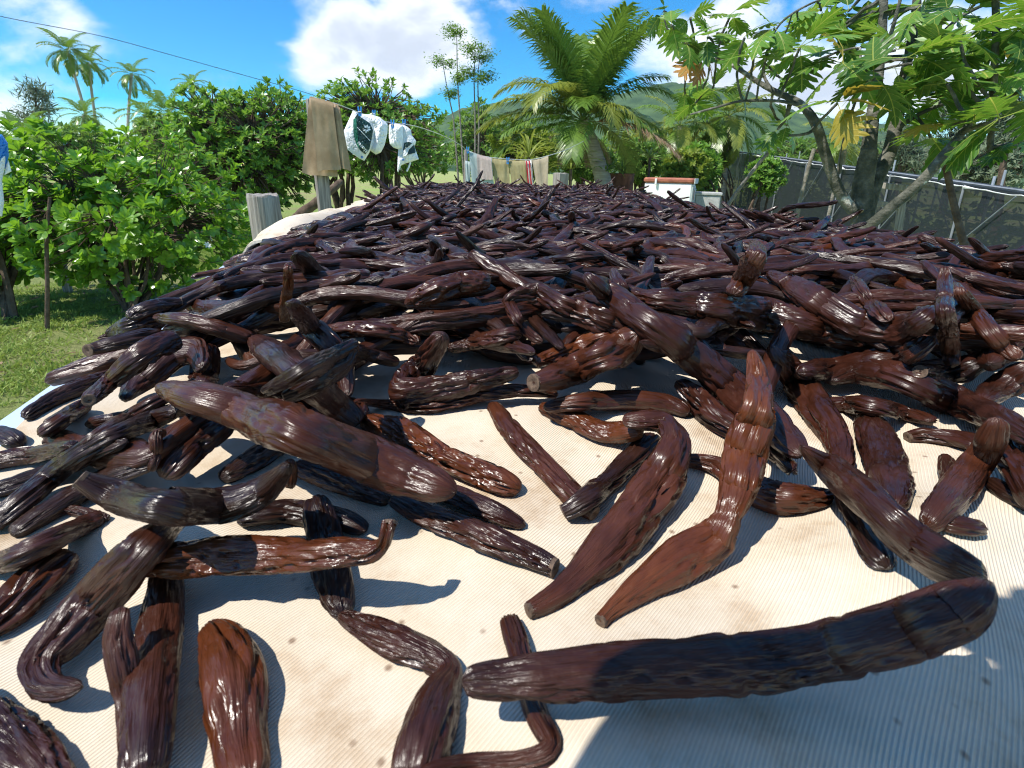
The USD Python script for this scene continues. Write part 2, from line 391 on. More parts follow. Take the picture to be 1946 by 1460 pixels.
# ================================================================= vanilla pods
def pod_mesh(P, R, seed, nt=40, wr=.10, flat=1.0, nodes=(), step=.0011, cut=(0, 0)):
    """a wrinkled tapering pod round the centre line P (m) with radii R -> v, f, n, uv"""
    rng = np.random.RandomState(seed)
    P = np.asarray(P, float); R = np.asarray(R, float)
    s0 = np.r_[0, np.cumsum(np.linalg.norm(np.diff(P, axis=0), axis=1) + 1e-7)]; L = s0[-1]
    ns = max(24, int(L / step))
    s = np.linspace(0, 1, ns); s = (s - .018 * np.sin(2 * np.pi * s) / (2 * np.pi) * 8 * .5) if False else s
    s = s * L
    c = PchipInterpolator(s0, P)(s); r = PchipInterpolator(s0, R)(s)
    c = gaussian_filter1d(c, max(.8, .0014 / step), axis=0, mode='nearest'); r = gaussian_filter1d(r, max(.8, .002 / step), mode='nearest')
    for d, ct in ((s, cut[0]), (L - s, cut[1])):              # rounded or cut ends
        if ct:
            continue
        e = np.minimum(1, d / (.7 * R.max() + 1e-9)); r = r * (.30 + .70 * np.sqrt(np.maximum(1 - (1 - e) ** 2, 0.0)))
    lump = 1 + .26 * (fbm(np.stack([s * 42, s * 0 + seed * 3.1, s * 0], -1), 4, seed) - .5)
    r = r * lump
    t = np.gradient(c, axis=0); t /= np.linalg.norm(t, axis=1, keepdims=True) + 1e-12
    a = unit(np.cross(t[0], [.12, .2, 1.0]) if abs(t[0, 2]) < .9 else [1, 0, 0]); A = []
    for ti in t:
        a = unit(a - ti * (a @ ti)); A.append(a)
    A = np.array(A); B = np.cross(t, A)
    th = np.linspace(0, 2 * np.pi, nt + 1) - np.pi / 2
    tw = rng.uniform(-1, 1) * 2.2 * s / max(L, .05)         # the wrinkles wind slowly round the pod
    TH = th[None, :] + 0 * s[:, None]; W = TH + tw[:, None]
    q = np.stack([np.cos(W), np.sin(W), 0 * W], -1)
    S = s[:, None] + 0 * TH
    n1 = noise(np.stack([q[..., 0] * 1.5 + seed, q[..., 1] * 1.5, S * 42], -1), seed)
    n2 = noise(np.stack([q[..., 0] * 2.9 + 7, q[..., 1] * 2.9 + seed, S * 30], -1), seed + 1)
    n3 = noise(np.stack([q[..., 0] * 5.6 + 3, q[..., 1] * 5.6 + seed, S * 62], -1), seed + 2)
    n4 = noise(np.stack([q[..., 0] * 2.0 + 3, q[..., 1] * 2.0 + seed, S * 210], -1), seed + 5)
    amt = .45 + 1.1 * noise(np.stack([q[..., 0] * .9 + 13, q[..., 1] * .9, S * 24], -1), seed + 3)
    cre = lambda n, k: np.exp(-((n - .5) / k) ** 2)
    disp = 2.9 * (n1 - .5) - 1.7 * cre(n2, .05) - .9 * cre(n3, .055) * amt + .5 * (n3 - .5) - .4 * cre(n4, .04) * (n1 > .5)
    rad = r[:, None] * (1 + wr * disp * amt)
    for q0 in nodes:
        off = (S / L - q0) * L + .0035 * (noise(np.stack([q[..., 0] * 1.6, q[..., 1] * 1.6, 0 * S + q0 * 90], -1), seed + 9) - .5)
        rad = rad * (1 - .10 * np.exp(-(off / .0009) ** 2) + .05 * np.exp(-((off - .0025) / .002) ** 2))
    ca, cb = np.cos(TH), np.sin(TH) * flat
    v = c[:, None] + rad[..., None] * (ca[..., None] * A[:, None] + cb[..., None] * B[:, None])
    w = nt + 1
    uv = np.stack([TH / (2 * np.pi) + .25 + 0 * S, S * 10 + seed * 1.7], -1).reshape(-1, 2)
    i, j = np.meshgrid(np.arange(ns - 1), np.arange(nt), indexing='ij')
    f4 = np.stack([i * w + j, i * w + j + 1, (i + 1) * w + j + 1, (i + 1) * w + j], -1).reshape(-1, 4)
    f = np.vstack([f4[:, [0, 1, 2]], f4[:, [0, 2, 3]]])
    dv = np.gradient(v, axis=0)
    vv = v[:, :-1]; dj = np.roll(vv, -1, 1) - np.roll(vv, 1, 1); dj = np.concatenate([dj, dj[:, :1]], 1)
    n = np.cross(dj, dv); n /= np.linalg.norm(n, axis=-1, keepdims=True) + 1e-15
    n[0] = n[1]; n[-1] = n[-2]
    v = v.reshape(-1, 3); n = n.reshape(-1, 3)
    m = len(v)                                            # caps
    v = np.vstack([v, c[:1], c[-1:]]); n = np.vstack([n, -t[:1], t[-1:]]); uv = np.vstack([uv, uv[:1], uv[-1:]])
    jj = np.arange(nt); e = (ns - 1) * w
    f = np.vstack([f, np.stack([np.full(nt, m), jj + 1, jj], 1), np.stack([np.full(nt, m + 1), e + jj, e + jj + 1], 1)])
    if np.einsum('ij,ij->i', np.cross(v[f[:200, 1]] - v[f[:200, 0]], v[f[:200, 2]] - v[f[:200, 0]]), n[f[:200, 0]]).sum() < 0:
        f = f[:, ::-1]
    return v, f, n, uv, (c, r, t)


def scar_mesh(c, t, r):
    """the slightly hollow cut end of a pod"""
    a = unit(np.cross(t, [.3, .2, 1.0])); b = np.cross(t, a); V = []
    for rr, h in ((1.0, -.35), (1.02, .12), (.72, .20), (.35, .02)):
        V += [c + r * rr * (math.cos(x) * a + math.sin(x) * b) + t * r * h for x in np.arange(12) * np.pi / 6]
    V.append(c + t * r * -.02); F = []
    for k in range(3):
        for j in range(12):
            F += [(k * 12 + j, k * 12 + (j + 1) % 12, (k + 1) * 12 + (j + 1) % 12), (k * 12 + j, (k + 1) * 12 + (j + 1) % 12, (k + 1) * 12 + j)]
    F += [(36 + j, 36 + (j + 1) % 12, 48) for j in range(12)]
    return np.array(V), np.array(F)


# --- 28 pod shapes for the heap
PROTO = []


def proto_shape(k):
    rng = np.random.RandomState(100 + k)
    L = rng.uniform(.115, .185); wmax = rng.uniform(.0036, .0057); n = 22
    s = np.linspace(0, 1, n); kind = k % 7
    turn = rng.uniform(-.5, .5) * np.sin(np.pi * s) + rng.uniform(-.35, .35) * np.sin(2 * np.pi * s)
    lift = np.zeros(n)
    if kind == 1: turn = turn + rng.choice([-1, 1]) * 1.5 * sm(.80, .95, s)
    if kind == 2: lift = .30 * sm(.72, .92, s)
    if kind == 3:
        f0 = rng.uniform(.4, .65); turn = turn + rng.choice([-1, 1]) * rng.uniform(1.6, 2.7) * sm(f0 - .03, f0 + .03, s)
    if kind == 4: lift = .30 * np.sin(np.pi * 2 * s)
    if kind == 5: turn = turn + rng.choice([-1, 1]) * .9 * sm(.3, .7, s); lift = -.35 * sm(.5, .9, s) + .2
    if kind == 6: lift = .36 * sm(.78, .93, s) * (1 if k % 2 else -.4) - .25 * sm(.1, 0, s)
    d = np.stack([np.cos(turn) * np.cos(lift), np.sin(turn) * np.cos(lift), np.sin(lift)], -1)
    P = np.cumsum(d, 0) * L / n; P -= P.mean(0)
    ang = math.atan2(*(P[-1] - P[0])[[1, 0]]); R2 = np.array([[math.cos(ang), math.sin(ang)], [-math.sin(ang), math.cos(ang)]])
    P[:, :2] = P[:, :2] @ R2.T
    r = wmax * (.42 + .58 * np.sin(np.pi * np.clip(s * .86 + .1, 0, 1)) ** .8) * (1 + .12 * np.sin(s * rng.uniform(8, 16) + k))
    r[0] *= .75; r[-1] *= .6
    if kind == 3: r = r * (1 - .25 * np.exp(-((s - f0) / .04) ** 2))
    return P, r


for k in range(28):
    P, r = proto_shape(k)
    PROTO.append((P, r))


def heap_top(x, y):
    """how high the heap is piled above the table"""
    e = min(1.0, max(0.0, (x - TL(y)) / .12)) * min(1.0, max(0.0, (TR(y) - x) / .12))
    return (.034 - .012 * float(sm(.42, 1.3, y)) + .010 * (float(noise(np.array([x * 9, y * 7, 3.0]), 4)) - .5)) * (.45 + .55 * e)


def settle(rng, k, x, y, yaw, tilt=None, tol=.30):
    """rests pod shape k on the height field: the upper hull of the supports along its length"""
    P, r = PROTO[k]
    c, s = math.cos(yaw), math.sin(yaw)
    X, Y = x + P[:, 0] * c - P[:, 1] * s, y + P[:, 0] * s + P[:, 1] * c
    g = look(X, Y) + r * (1 - tol) - P[:, 2]
    a = P[:, 0]
    if tilt is None:
        o = np.argsort(a); hull = []
        for i in o:
            while len(hull) > 1 and (a[hull[-1]] - a[hull[-2]]) * (g[i] - g[hull[-2]]) - (g[hull[-1]] - g[hull[-2]]) * (a[i] - a[hull[-2]]) >= 0:
                hull.pop()
            hull.append(i)
        b = 0.0
        for i, j in zip(hull[:-1], hull[1:]):
            if a[i] <= 0 <= a[j]:
                b = (g[j] - g[i]) / max(a[j] - a[i], 1e-6)
        b = max(-.45, min(.45, b))
    else:
        b = tilt
    z = np.max(g - b * a)
    ph = math.atan(b); cp, sp = math.cos(ph), math.sin(ph)
    Rm = np.array([[c * cp, -s, -c * sp], [s * cp, c, -s * sp], [sp, 0, cp]])      # columns: images of the local axes
    z = min(z, T + heap_top(x, y) + rng.uniform(-.006, .003) + (.014 if tilt is not None else 0) - max(0, abs(b) - .25) * .02)
    W = P @ Rm.T + [x, y, z]
    return W, r, Rm, np.array([x, y, z])


# --- the pods that can be told apart in the photograph: (x, y, width) in its pixels along each pod, undermost first
HEROES = [
    # name, points, options: lift (mm at each point), m material, wr wrinkles, scar ends, flat, nodes
    ('dark pod under the long thin one at the left edge, near the picture side', [(-40, 940, 52), (70, 908, 60), (160, 872, 54), (245, 838, 38)], dict(m=0)),
    ('dark pod half buried under the right end of the cupped pod', [(415, 912, 56), (500, 862, 70), (585, 800, 58)], dict(m=0)),
    ('shadowed pod squeezed between the cupped pod and the streaked horizontal pod', [(445, 992, 50), (540, 972, 70), (640, 985, 62), (700, 1010, 40)], dict(m=0)),
    ('dark pod under the middle of the big smooth pod', [(560, 885, 54), (650, 918, 62), (745, 952, 50)], dict(m=2)),
    ('slim pod under the upper left tip of the big smooth pod', [(150, 852, 42), (230, 802, 50), (335, 742, 42)], dict(m=1)),
    ('brown pod under the left end of the chevron pod', [(420, 742, 44), (520, 738, 56), (610, 766, 46)], dict(m=1)),
    ('pod lying under the long thin dark pod, pointing at the lower left', [(20, 1020, 48), (120, 955, 58), (215, 905, 52), (300, 880, 36)], dict(m=0)),
    ('short pod behind the black shadowed upright pod', [(700, 900, 44), (660, 850, 56), (610, 812, 48)], dict(m=2)),
    ('thin dark pod lying along the left cloth edge beside the blue table strip', [(45, 797, 36), (90, 766, 44), (150, 738, 46), (232, 705, 40)], dict(m=0)),
    ('short pod under the left ends of the long thin pods, above the table corner', [(75, 828, 42), (112, 802, 54), (165, 768, 50)], dict(m=1)),
    ('stub of a dark pod cut by the left picture edge, upper of two', [(-25, 822, 40), (15, 832, 46), (40, 848, 34)], dict(m=0)),
    ('brown pod at the left picture edge just below the table corner', [(-40, 888, 50), (10, 872, 56), (70, 862, 50), (135, 848, 40)], dict(m=2)),
    ('dark pod with a black shadowed middle lying upright behind the big smooth pod tip', [(598, 945, 60), (618, 1030, 78), (642, 1125, 78), (652, 1175, 60)], dict(m=0)),
    ('thin hooked pod sticking out left of the cupped pod', [(103, 962, 30), (150, 972, 32), (205, 988, 30)], dict(m=1, scar=0)),
    ('wide orange brown pod at the left edge, lower of the two leaning there', [(-40, 1215, 70), (35, 1135, 108), (90, 1085, 100), (142, 1052, 60)], dict(m=4, wr=.12)),
    ('grey brown pod above the wide orange brown pod at the left edge', [(-40, 1085, 60), (30, 1058, 70), (110, 1020, 64), (205, 978, 40)], dict(m=2)),
    ('hooked pod standing behind the shadowed upright pod at the bottom left', [(232, 1148, 42), (222, 1200, 58), (240, 1290, 64), (258, 1390, 70), (268, 1500, 75)], dict(m=1, lift=(14, 8, 2, 0, 0))),
    ('corner pod cut by the lower left corner of the picture', [(-60, 1310, 60), (-5, 1370, 76), (60, 1440, 84), (120, 1520, 80)], dict(m=2)),
    ('reddish plump pod at the bottom edge left of centre', [(392, 1188, 56), (425, 1225, 110), (452, 1310, 142), (458, 1400, 112), (474, 1500, 122)], dict(m=3, wr=.08)),
    ('straight pod at the bottom left with a slanting shadow across it', [(318, 1085, 78), (306, 1190, 92), (288, 1310, 104), (272, 1500, 112)], dict(m=2, wr=.07)),
    ('short dark pod lying in shadow under the folded giant, right of centre', [(1600, 925, 50), (1640, 1000, 70), (1672, 1060, 68), (1692, 1085, 48)], dict(m=0)),
    ('stub with a round cut end on the bare cloth at right', [(1770, 985, 42), (1815, 998, 52), (1858, 1002, 50)], dict(m=1, scar=1)),
    ('thin pod behind the leaning pod near the right edge', [(1798, 868, 34), (1802, 925, 42), (1762, 975, 36)], dict(m=1)),
    ('glossy black pod at the right edge beside the cloth fold', [(1880, 912, 40), (1925, 942, 52), (1985, 968, 50)], dict(m=0)),
    ('short pod with a knob end pointing left at the right side', [(1722, 832, 32), (1760, 828, 48), (1800, 832, 54), (1870, 850, 56)], dict(m=1, scar=0)),
    ('wide dark pod standing between the two leaning pods at right', [(1650, 792, 60), (1672, 850, 90), (1692, 910, 88), (1700, 965, 58)], dict(m=2, wr=.06)),
    ('striped pod across the gap left of the right edge', [(1560, 768, 44), (1640, 770, 52), (1720, 785, 46), (1775, 802, 30)], dict(m=1, wr=.14)),
    ('big dark brown pod leaving the picture at the right edge', [(1872, 785, 56), (1915, 845, 98), (1975, 930, 112), (2010, 980, 90)], dict(m=2)),
    ('slender pod passing under the folded flat pod left of centre', [(935, 768, 38), (972, 818, 60), (1020, 872, 66), (1072, 926, 66), (1112, 962, 60), (1132, 978, 50)], dict(m=4, wr=.09, scar=1)),
    ('pod with a black cut end under the large folded pod in the middle', [(1068, 975, 44), (1130, 935, 62), (1190, 882, 62), (1245, 830, 58)], dict(m=0, scar=0)),
    ('orange brown half pod under the fold of the large middle pod', [(1025, 772, 40), (1085, 795, 58), (1160, 822, 66), (1225, 815, 62)], dict(m=3, wr=.08)),
    ('reddish pod lying on the cloth under the long smooth pod', [(690, 798, 56), (742, 816, 76), (822, 858, 80), (900, 892, 80), (960, 918, 64), (992, 932, 46)], dict(m=3, wr=.13, nodes=(.62,))),
    ('flat purple pod whose tip ends beside the reddish pod on the cloth', [(800, 925, 46), (860, 940, 62), (922, 966, 64), (972, 988, 50), (1002, 1002, 28)], dict(m=2)),
    ('shiny silver streaked pod with a square cut end pointing right on the cloth', [(740, 945, 40), (800, 975, 62), (880, 1002, 66), (950, 1032, 70), (1020, 1064, 66), (1058, 1082, 58)], dict(m=1, scar=1, nodes=(.6,))),
    ('curved pod lying under the twisted ginger pod on the cloth', [(1302, 875, 40), (1360, 885, 60), (1420, 922, 76), (1480, 946, 92), (1542, 946, 80), (1578, 936, 48)], dict(m=4, scar=0, flat=.8)),
    ('wrinkled shiny pod between the long diagonal pod and the ginger pod', [(1282, 725, 40), (1322, 757, 72), (1372, 802, 72), (1442, 842, 66), (1505, 895, 52)], dict(m=2, wr=.16)),
    ('left leaning pod whose lower end reaches the tip of the folded giant', [(1468, 662, 48), (1512, 722, 72), (1557, 782, 76), (1592, 835, 66), (1602, 890, 50)], dict(m=1)),
    ('pod hidden behind the upper left heap, lying above the table edge at left', [(200, 640, 30), (250, 616, 50), (305, 600, 44)], dict(m=0)),
    ('pod with a pale tan tip lying above the left table edge', [(245, 605, 34), (298, 582, 42), (348, 573, 26)], dict(m=0, scar=1)),
    ('straight dark pod whose blunt end overhangs the left table edge', [(165, 667, 42), (230, 650, 46), (315, 634, 40)], dict(m=0, scar=0, lift=(4, 2, 0))),
    ('smooth brown pod with a black shadow band in the upper left heap', [(300, 604, 34), (360, 610, 50), (420, 625, 54), (485, 645, 46)], dict(m=1, wr=.05)),
    ('rounded pod standing upright behind the folded brown pod at left', [(385, 735, 60), (392, 690, 66), (395, 655, 52)], dict(m=2)),
    ('curled pod crumpled behind the big smooth pod', [(590, 792, 50), (640, 775, 62), (692, 792, 46)], dict(m=1, wr=.16)),
    ('long pale streaked pod lying across the left middle', [(612, 632, 40), (690, 628, 52), (760, 634, 50), (795, 652, 36)], dict(m=4, wr=.15)),
    ('small shrivelled pod next to the long pale streaked pod', [(850, 662, 34), (910, 650, 46), (985, 632, 42)], dict(m=1)),
    ('dark folded pod in the middle under the big curved pod', [(1020, 690, 40), (1090, 660, 44), (1165, 632, 40), (1210, 632, 48)], dict(m=3)),
    ('pod lying level to the right of the middle gap', [(1510, 708, 60), (1580, 700, 66), (1660, 682, 66), (1735, 668, 60), (1762, 645, 46)], dict(m=2, wr=.12)),
    ('short thick pod stub at right below the diagonal brown pod', [(1748, 706, 44), (1810, 710, 52), (1862, 688, 36)], dict(m=0, scar=0)),
    ('pod at the right edge between the two long pods', [(1868, 762, 50), (1910, 732, 60), (1965, 698, 56)], dict(m=2)),
    ('long pod drooping over the heap from the middle right to the edge', [(1575, 722, 58), (1640, 705, 72), (1700, 716, 80), (1762, 740, 76), (1832, 768, 68), (1905, 800, 62), (1985, 850, 56)], dict(m=2, wr=.08)),
    ('upright thin pod standing in the left heap', [(540, 612, 28), (546, 555, 26), (548, 505, 22)], dict(m=3, lift=(0, 8, 20), scar=1)),
    ('pod leaning towards the camera in the left middle', [(555, 573, 44), (590, 620, 60), (630, 662, 60), (655, 705, 52), (660, 755, 34)], dict(m=2, wr=.07, lift=(10, 6, 2, 0, 0))),
    ('plump tented pod with a sharp upper edge in the middle of the heap', [(768, 580, 36), (812, 560, 70), (868, 540, 78), (935, 534, 56)], dict(m=4, flat=.8)),
    ('purple pod with tiny white specks left of the middle', [(485, 646, 52), (530, 680, 80), (580, 722, 80), (632, 765, 70), (685, 805, 56)], dict(m=2, wr=.05)),
    ('small bent pod end right of the folded flat pod', [(668, 664, 42), (712, 676, 46), (760, 690, 32)], dict(m=0)),
    ('twig thin pod under the bent pod in the middle', [(672, 764, 26), (740, 768, 32), (800, 775, 42), (862, 764, 46), (930, 748, 46), (1000, 744, 42), (1062, 752, 28)], dict(m=4, wr=.12)),
    ('pod whose right end lies on the large folded middle pod', [(1030, 776, 38), (1110, 764, 60), (1190, 760, 62), (1262, 766, 60), (1312, 786, 48)], dict(m=4, wr=.06)),
    ('pod folded double in a tight vee, left of centre', [(842, 633, 50), (812, 682, 70), (775, 732, 76), (762, 752, 66), (830, 738, 62), (900, 724, 60), (962, 711, 46), (988, 704, 38)], dict(m=2, wr=.12, lift=(14, 6, 0, 0, 0, 2, 4, 4))),
    ('glossy silver pod in the middle with a thin bent neck', [(1032, 652, 32), (985, 612, 34), (966, 572, 34), (1010, 562, 60), (1080, 588, 68), (1150, 616, 62), (1205, 642, 48)], dict(m=2, wr=.12)),
    ('long nearly level pod across the right middle', [(1168, 512, 32), (1182, 548, 40), (1240, 570, 50), (1340, 582, 64), (1440, 596, 76), (1540, 622, 72), (1620, 642, 54), (1642, 656, 36)], dict(m=1, wr=.10, nodes=(.55,), lift=(10, 2, 0, 0, 0, 0, 0, 0))),
    ('pod pointing from the right middle down to a knotted tip', [(1462, 520, 32), (1500, 540, 54), (1560, 576, 66), (1632, 616, 70), (1692, 630, 66), (1742, 614, 68), (1772, 588, 46)], dict(m=2, wr=.09, nodes=(.68,))),
    ('dark u-shaped folded pod with a round cut end facing the camera', [(1012, 728, 54), (1060, 716, 76), (1122, 690, 84), (1182, 660, 84), (1214, 632, 60)], dict(m=4, wr=.08, scar=0, lift=(8, 6, 4, 2, 0))),
    ('long diagonal pod running from the middle down to the right', [(1112, 520, 40), (1140, 546, 60), (1202, 592, 76), (1292, 652, 86), (1372, 722, 92), (1442, 782, 92), (1502, 842, 80), (1525, 868, 54)], dict(m=2, wr=.07, lift=(14, 4, 0, 0, 0, 0, 0, 0))),
    ('flat pod folded double into a chevron left of the middle', [(505, 744, 42), (560, 715, 54), (625, 684, 56), (668, 660, 44), (656, 692, 48), (600, 726, 54), (540, 756, 48)], dict(m=0, wr=.08, lift=(4, 8, 10, 10, 6, 2, 0))),
    ('upright hooked pod at the top of the right middle heap', [(1392, 562, 44), (1422, 512, 50), (1440, 474, 42), (1432, 462, 30)], dict(m=4, lift=(0, 12, 24, 22))),
    ('straight jointed pod standing upright at the right', [(1808, 692, 38), (1802, 632, 40), (1795, 565, 34), (1795, 505, 24)], dict(m=1, nodes=(.35, .7), lift=(0, 4, 10, 14))),
    ('narrow reddish pod leaning right of the upright jointed pod', [(1815, 543, 30), (1850, 590, 38), (1900, 650, 42), (1938, 684, 38)], dict(m=4, wr=.07)),
    ('shiny striped pod between the upright pod and the knotted tip', [(1620, 528, 28), (1650, 570, 38), (1692, 612, 36)], dict(m=1, wr=.16)),
    ('long thin dark pod from the left edge up to the heap', [(-30, 1010, 60), (55, 942, 62), (128, 880, 56), (210, 830, 52), (280, 802, 50), (335, 782, 42)], dict(m=0, wr=.09)),
    ('bent pod resting behind the cupped pod', [(305, 912, 66), (350, 862, 84), (392, 828, 84), (445, 798, 62)], dict(m=2, wr=.10)),
    ('slim hooked pod curling up behind the cupped pod', [(285, 898, 24), (298, 855, 30), (296, 826, 34), (318, 822, 28)], dict(m=1)),
    ('orange flake of pod below the big smooth pod', [(548, 925, 34), (552, 890, 36), (545, 872, 24)], dict(m=3)),
    ('pod folded over with its round back to the camera at left', [(238, 758, 36), (282, 712, 66), (335, 670, 78), (372, 664, 62), (384, 700, 46)], dict(m=2, wr=.07)),
    ('straight pod with a cut end pointing at the left picture corner', [(168, 762, 44), (222, 715, 54), (280, 672, 58), (345, 640, 52)], dict(m=1, scar=0, lift=(10, 8, 6, 4))),
    ('pod resting on the cloth with a fold, lower middle', [(640, 1166, 38), (700, 1195, 76), (780, 1230, 88), (848, 1262, 66), (862, 1276, 52), (842, 1312, 92), (812, 1390, 126), (785, 1510, 142)], dict(m=2, wr=.09)),
    ('large folded pod with a pointed lower end in the middle of the cloth', [(1180, 800, 54), (1252, 800, 72), (1284, 838, 84), (1266, 892, 98), (1222, 960, 112), (1152, 1042, 92), (1082, 1110, 68), (1032, 1146, 56), (1000, 1162, 46)], dict(m=4, wr=.07, scar=1, lift=(2, 4, 8, 4, 0, 0, 0, 0, 0))),
    ('short upright pod crossing under the folded giant near the bottom', [(966, 1170, 46), (985, 1230, 62), (1003, 1300, 64), (1026, 1372, 70), (1058, 1422, 58), (1000, 1446, 40), (880, 1458, 46), (790, 1480, 46)], dict(m=1, wr=.11)),
    ('leaning pod crossing the long pod near the right edge', [(1898, 790, 36), (1880, 840, 64), (1842, 902, 72), (1792, 962, 66), (1758, 1004, 56)], dict(m=4, wr=.07, lift=(10, 6, 2, 0, 0))),
    ('twisted ginger pod with a pinched waist on the cloth', [(1428, 662, 32), (1442, 722, 72), (1436, 790, 88), (1416, 852, 92), (1402, 920, 88), (1384, 978, 64), (1368, 1012, 88), (1300, 1060, 104), (1222, 1112, 70), (1172, 1150, 50), (1138, 1184, 44)], dict(m=3, wr=.07, scar=1, nodes=(.58, .62), lift=(14, 12, 10, 8, 4, 0, 0, 0, 0, 0, 0))),
    ('horizontal streaked pod with an upturned cut end, lower left', [(245, 1086, 56), (330, 1062, 96), (450, 1056, 102), (560, 1056, 92), (660, 1050, 82), (712, 1050, 62), (732, 1030, 44), (742, 988, 50)], dict(m=3, wr=.13, scar=1, lift=(2, 4, 6, 8, 8, 8, 14, 22))),
    ('hooked pod curling over the cloth at the lower left', [(335, 985, 70), (265, 1050, 112), (190, 1130, 122), (112, 1215, 108), (72, 1265, 80), (85, 1304, 70), (128, 1312, 52), (162, 1304, 44)], dict(m=2, wr=.10, lift=(2, 2, 2, 2, 2, 2, 4, 6))),
    ('dark cupped pod with raised ends in the left foreground', [(148, 908, 50), (232, 944, 92), (330, 964, 92), (430, 962, 88), (508, 930, 78), (548, 884, 46)], dict(m=0, wr=.06, scar=0, lift=(16, 10, 8, 8, 10, 14))),
    ('big smooth brown pod lying highest in the left foreground', [(305, 735, 46), (360, 752, 88), (450, 776, 108), (560, 816, 122), (682, 866, 126), (782, 906, 110), (850, 930, 82), (870, 936, 56)], dict(m=4, wr=.045, lift=(6, 6, 6, 8, 8, 8, 8, 8))),
    ('giant pod folded sharply at right, running along the lower right', [(1522, 848, 32), (1572, 888, 78), (1652, 956, 112), (1730, 1028, 124), (1800, 1072, 128), (1845, 1094, 96), (1872, 1106, 44)], dict(m=2, wr=.06, lift=(8, 6, 4, 4, 8, 10, 10))),
    ('', [(1876, 1098, 40), (1858, 1128, 92), (1816, 1156, 122), (1740, 1186, 122), (1600, 1226, 116), (1400, 1264, 116), (1200, 1272, 114), (1000, 1288, 98), (872, 1294, 64)], dict(m=2, wr=.06, nodes=(.30, .52), lift=(10, 10, 10, 8, 6, 6, 6, 6, 8), same=True)),
]


def place_hero(pts, lift=None, **kw):
    c = np.asarray(pts, float); n = 26
    s = np.r_[0, np.cumsum(np.hypot(*np.diff(c[:, :2], axis=0).T))]
    q = np.linspace(0, s[-1], n); q = np.unique(np.r_[q, s]); n = len(q)
    pc = PchipInterpolator(s, c)(q); lf = PchipInterpolator(s, np.asarray(lift, float) * .001)(q) if lift else np.zeros(n)
    D = np.array([ray(x, y) for x, y, _ in pc]); w = pc[:, 2] * .82
    zs = np.arange(EYE[2] - .018, T - .001, -.0012)
    tt = (EYE[2] - zs)[None] / -D[:, 2:3]
    r = w[:, None] * tt / (2 * FP)
    h = look(tt * D[:, :1], tt * D[:, 1:2]) + r * .80
    hit = (zs[None] <= h); hit[:, -1] = True
    zreq = zs[hit.argmax(1)] + lf
    t = (EYE[2] - zreq) / -D[:, 2]; Q = EYE + D * t[:, None]; ss = np.r_[0, np.cumsum(np.hypot(*np.diff(Q[:, :2], axis=0).T))]
    slope = .60 + .4 * (np.abs(np.gradient(lf)) > 1e-5)
    z = (zreq[None] - np.minimum(slope[:, None], slope[None]) * np.abs(ss[:, None] - ss[None])).max(1)      # a pod is stiff: no steps in height
    z = gaussian_filter1d(z, 1.8, mode='nearest')
    z = np.minimum(z, EYE[2] - .022)
    t = (EYE[2] - z) / -D[:, 2]
    return EYE + D * t[:, None], w * t / (2 * FP)


def dense(P, R, k=4):
    s = np.arange(len(P)); q = np.linspace(0, len(P) - 1, (len(P) - 1) * k + 1)
    return np.stack([np.interp(q, s, P[:, i]) for i in range(3)], 1), np.interp(q, s, R)


# --- proto meshes as class prims
CLASS = []
for k, (P, r) in enumerate(PROTO):
    v, f, n, uv, (c, rr, t) = pod_mesh(P, r, 300 + k, 22, .17, .9 if k % 3 else .75, (.35, .7) if k % 4 == 0 else (.55,), .0026)
    PROTO[k] = (P, r, v, f, n, uv, (c, rr, t))
rng = np.random.RandomState(7)
PROTO2 = PROTO; PROTO = [(p[0], p[1]) for p in PROTO2]

near_pods, far_pods = [], []                          # (k, Rm, loc, material index)


def inside(x, y, m=.0):
    return TL(y) + m < x < TR(y) - m


def density_ok(W):
    """the foreground cloth stays partly bare: the heap ends along this line of the photograph"""
    x, y, _d = project(W)
    lim = np.interp(x, [-300, 0, 300, 480, 660, 900, 1100, 1300, 1500, 1700, 1946, 2300], [990, 985, 960, 900, 690, 672, 700, 735, 770, 765, 745, 745])
    return bool((y < lim).all())


def bare(x, y):
    """the left margin of the second and third cloth is left free of pods"""
    return 1.0 < y < 1.45 and x < TL(y) + .10


def on_bare_cloth(W):
    """whether a pod would cover the bare edge of the second cloth"""
    x, y, _d = project(W)
    lim = np.interp(x, [395, 440, 505, 560, 640, 700], [520, 492, 452, 434, 410, 385])
    return bool(((x < 700) & (y < lim) & (W[:, 1] < 1.0)).any())


def strew(n, y0, y1, x0=-1, x1=1, tol=.3, up=.0, out=None, low=False):
    m = 0
    while m < n:
        y = rng.uniform(y0, y1); x = rng.uniform(max(x0, TL(y) + .035), min(x1, TR(y) - .02))
        m += 1
        if bare(x, y):
            continue
        edge = min((x - TL(y)) / .10, 1.0)
        if rng.rand() > .35 + .65 * edge:
            continue
        k = rng.randint(len(PROTO)); yaw = rng.uniform(0, 2 * np.pi) if rng.rand() < .6 else rng.choice([0, np.pi]) + rng.normal(0, .5)
        W, r, Rm, loc = settle(rng, k, x, y, yaw, tilt=(rng.choice([-1, 1]) * rng.uniform(.45, .95) if rng.rand() < up else None), tol=tol)
        if (W[:, 0] - TL(W[:, 1])).min() < (-.004 if y < .9 else -.03) or on_bare_cloth(W) or (y < .5 and not density_ok(W)):
            continue
        D, RR = dense(W, r, 2); stamp(D, RR)
        out.append((k, Rm, loc, rng.choice(5, p=[.32, .30, .28, .02, .08])))


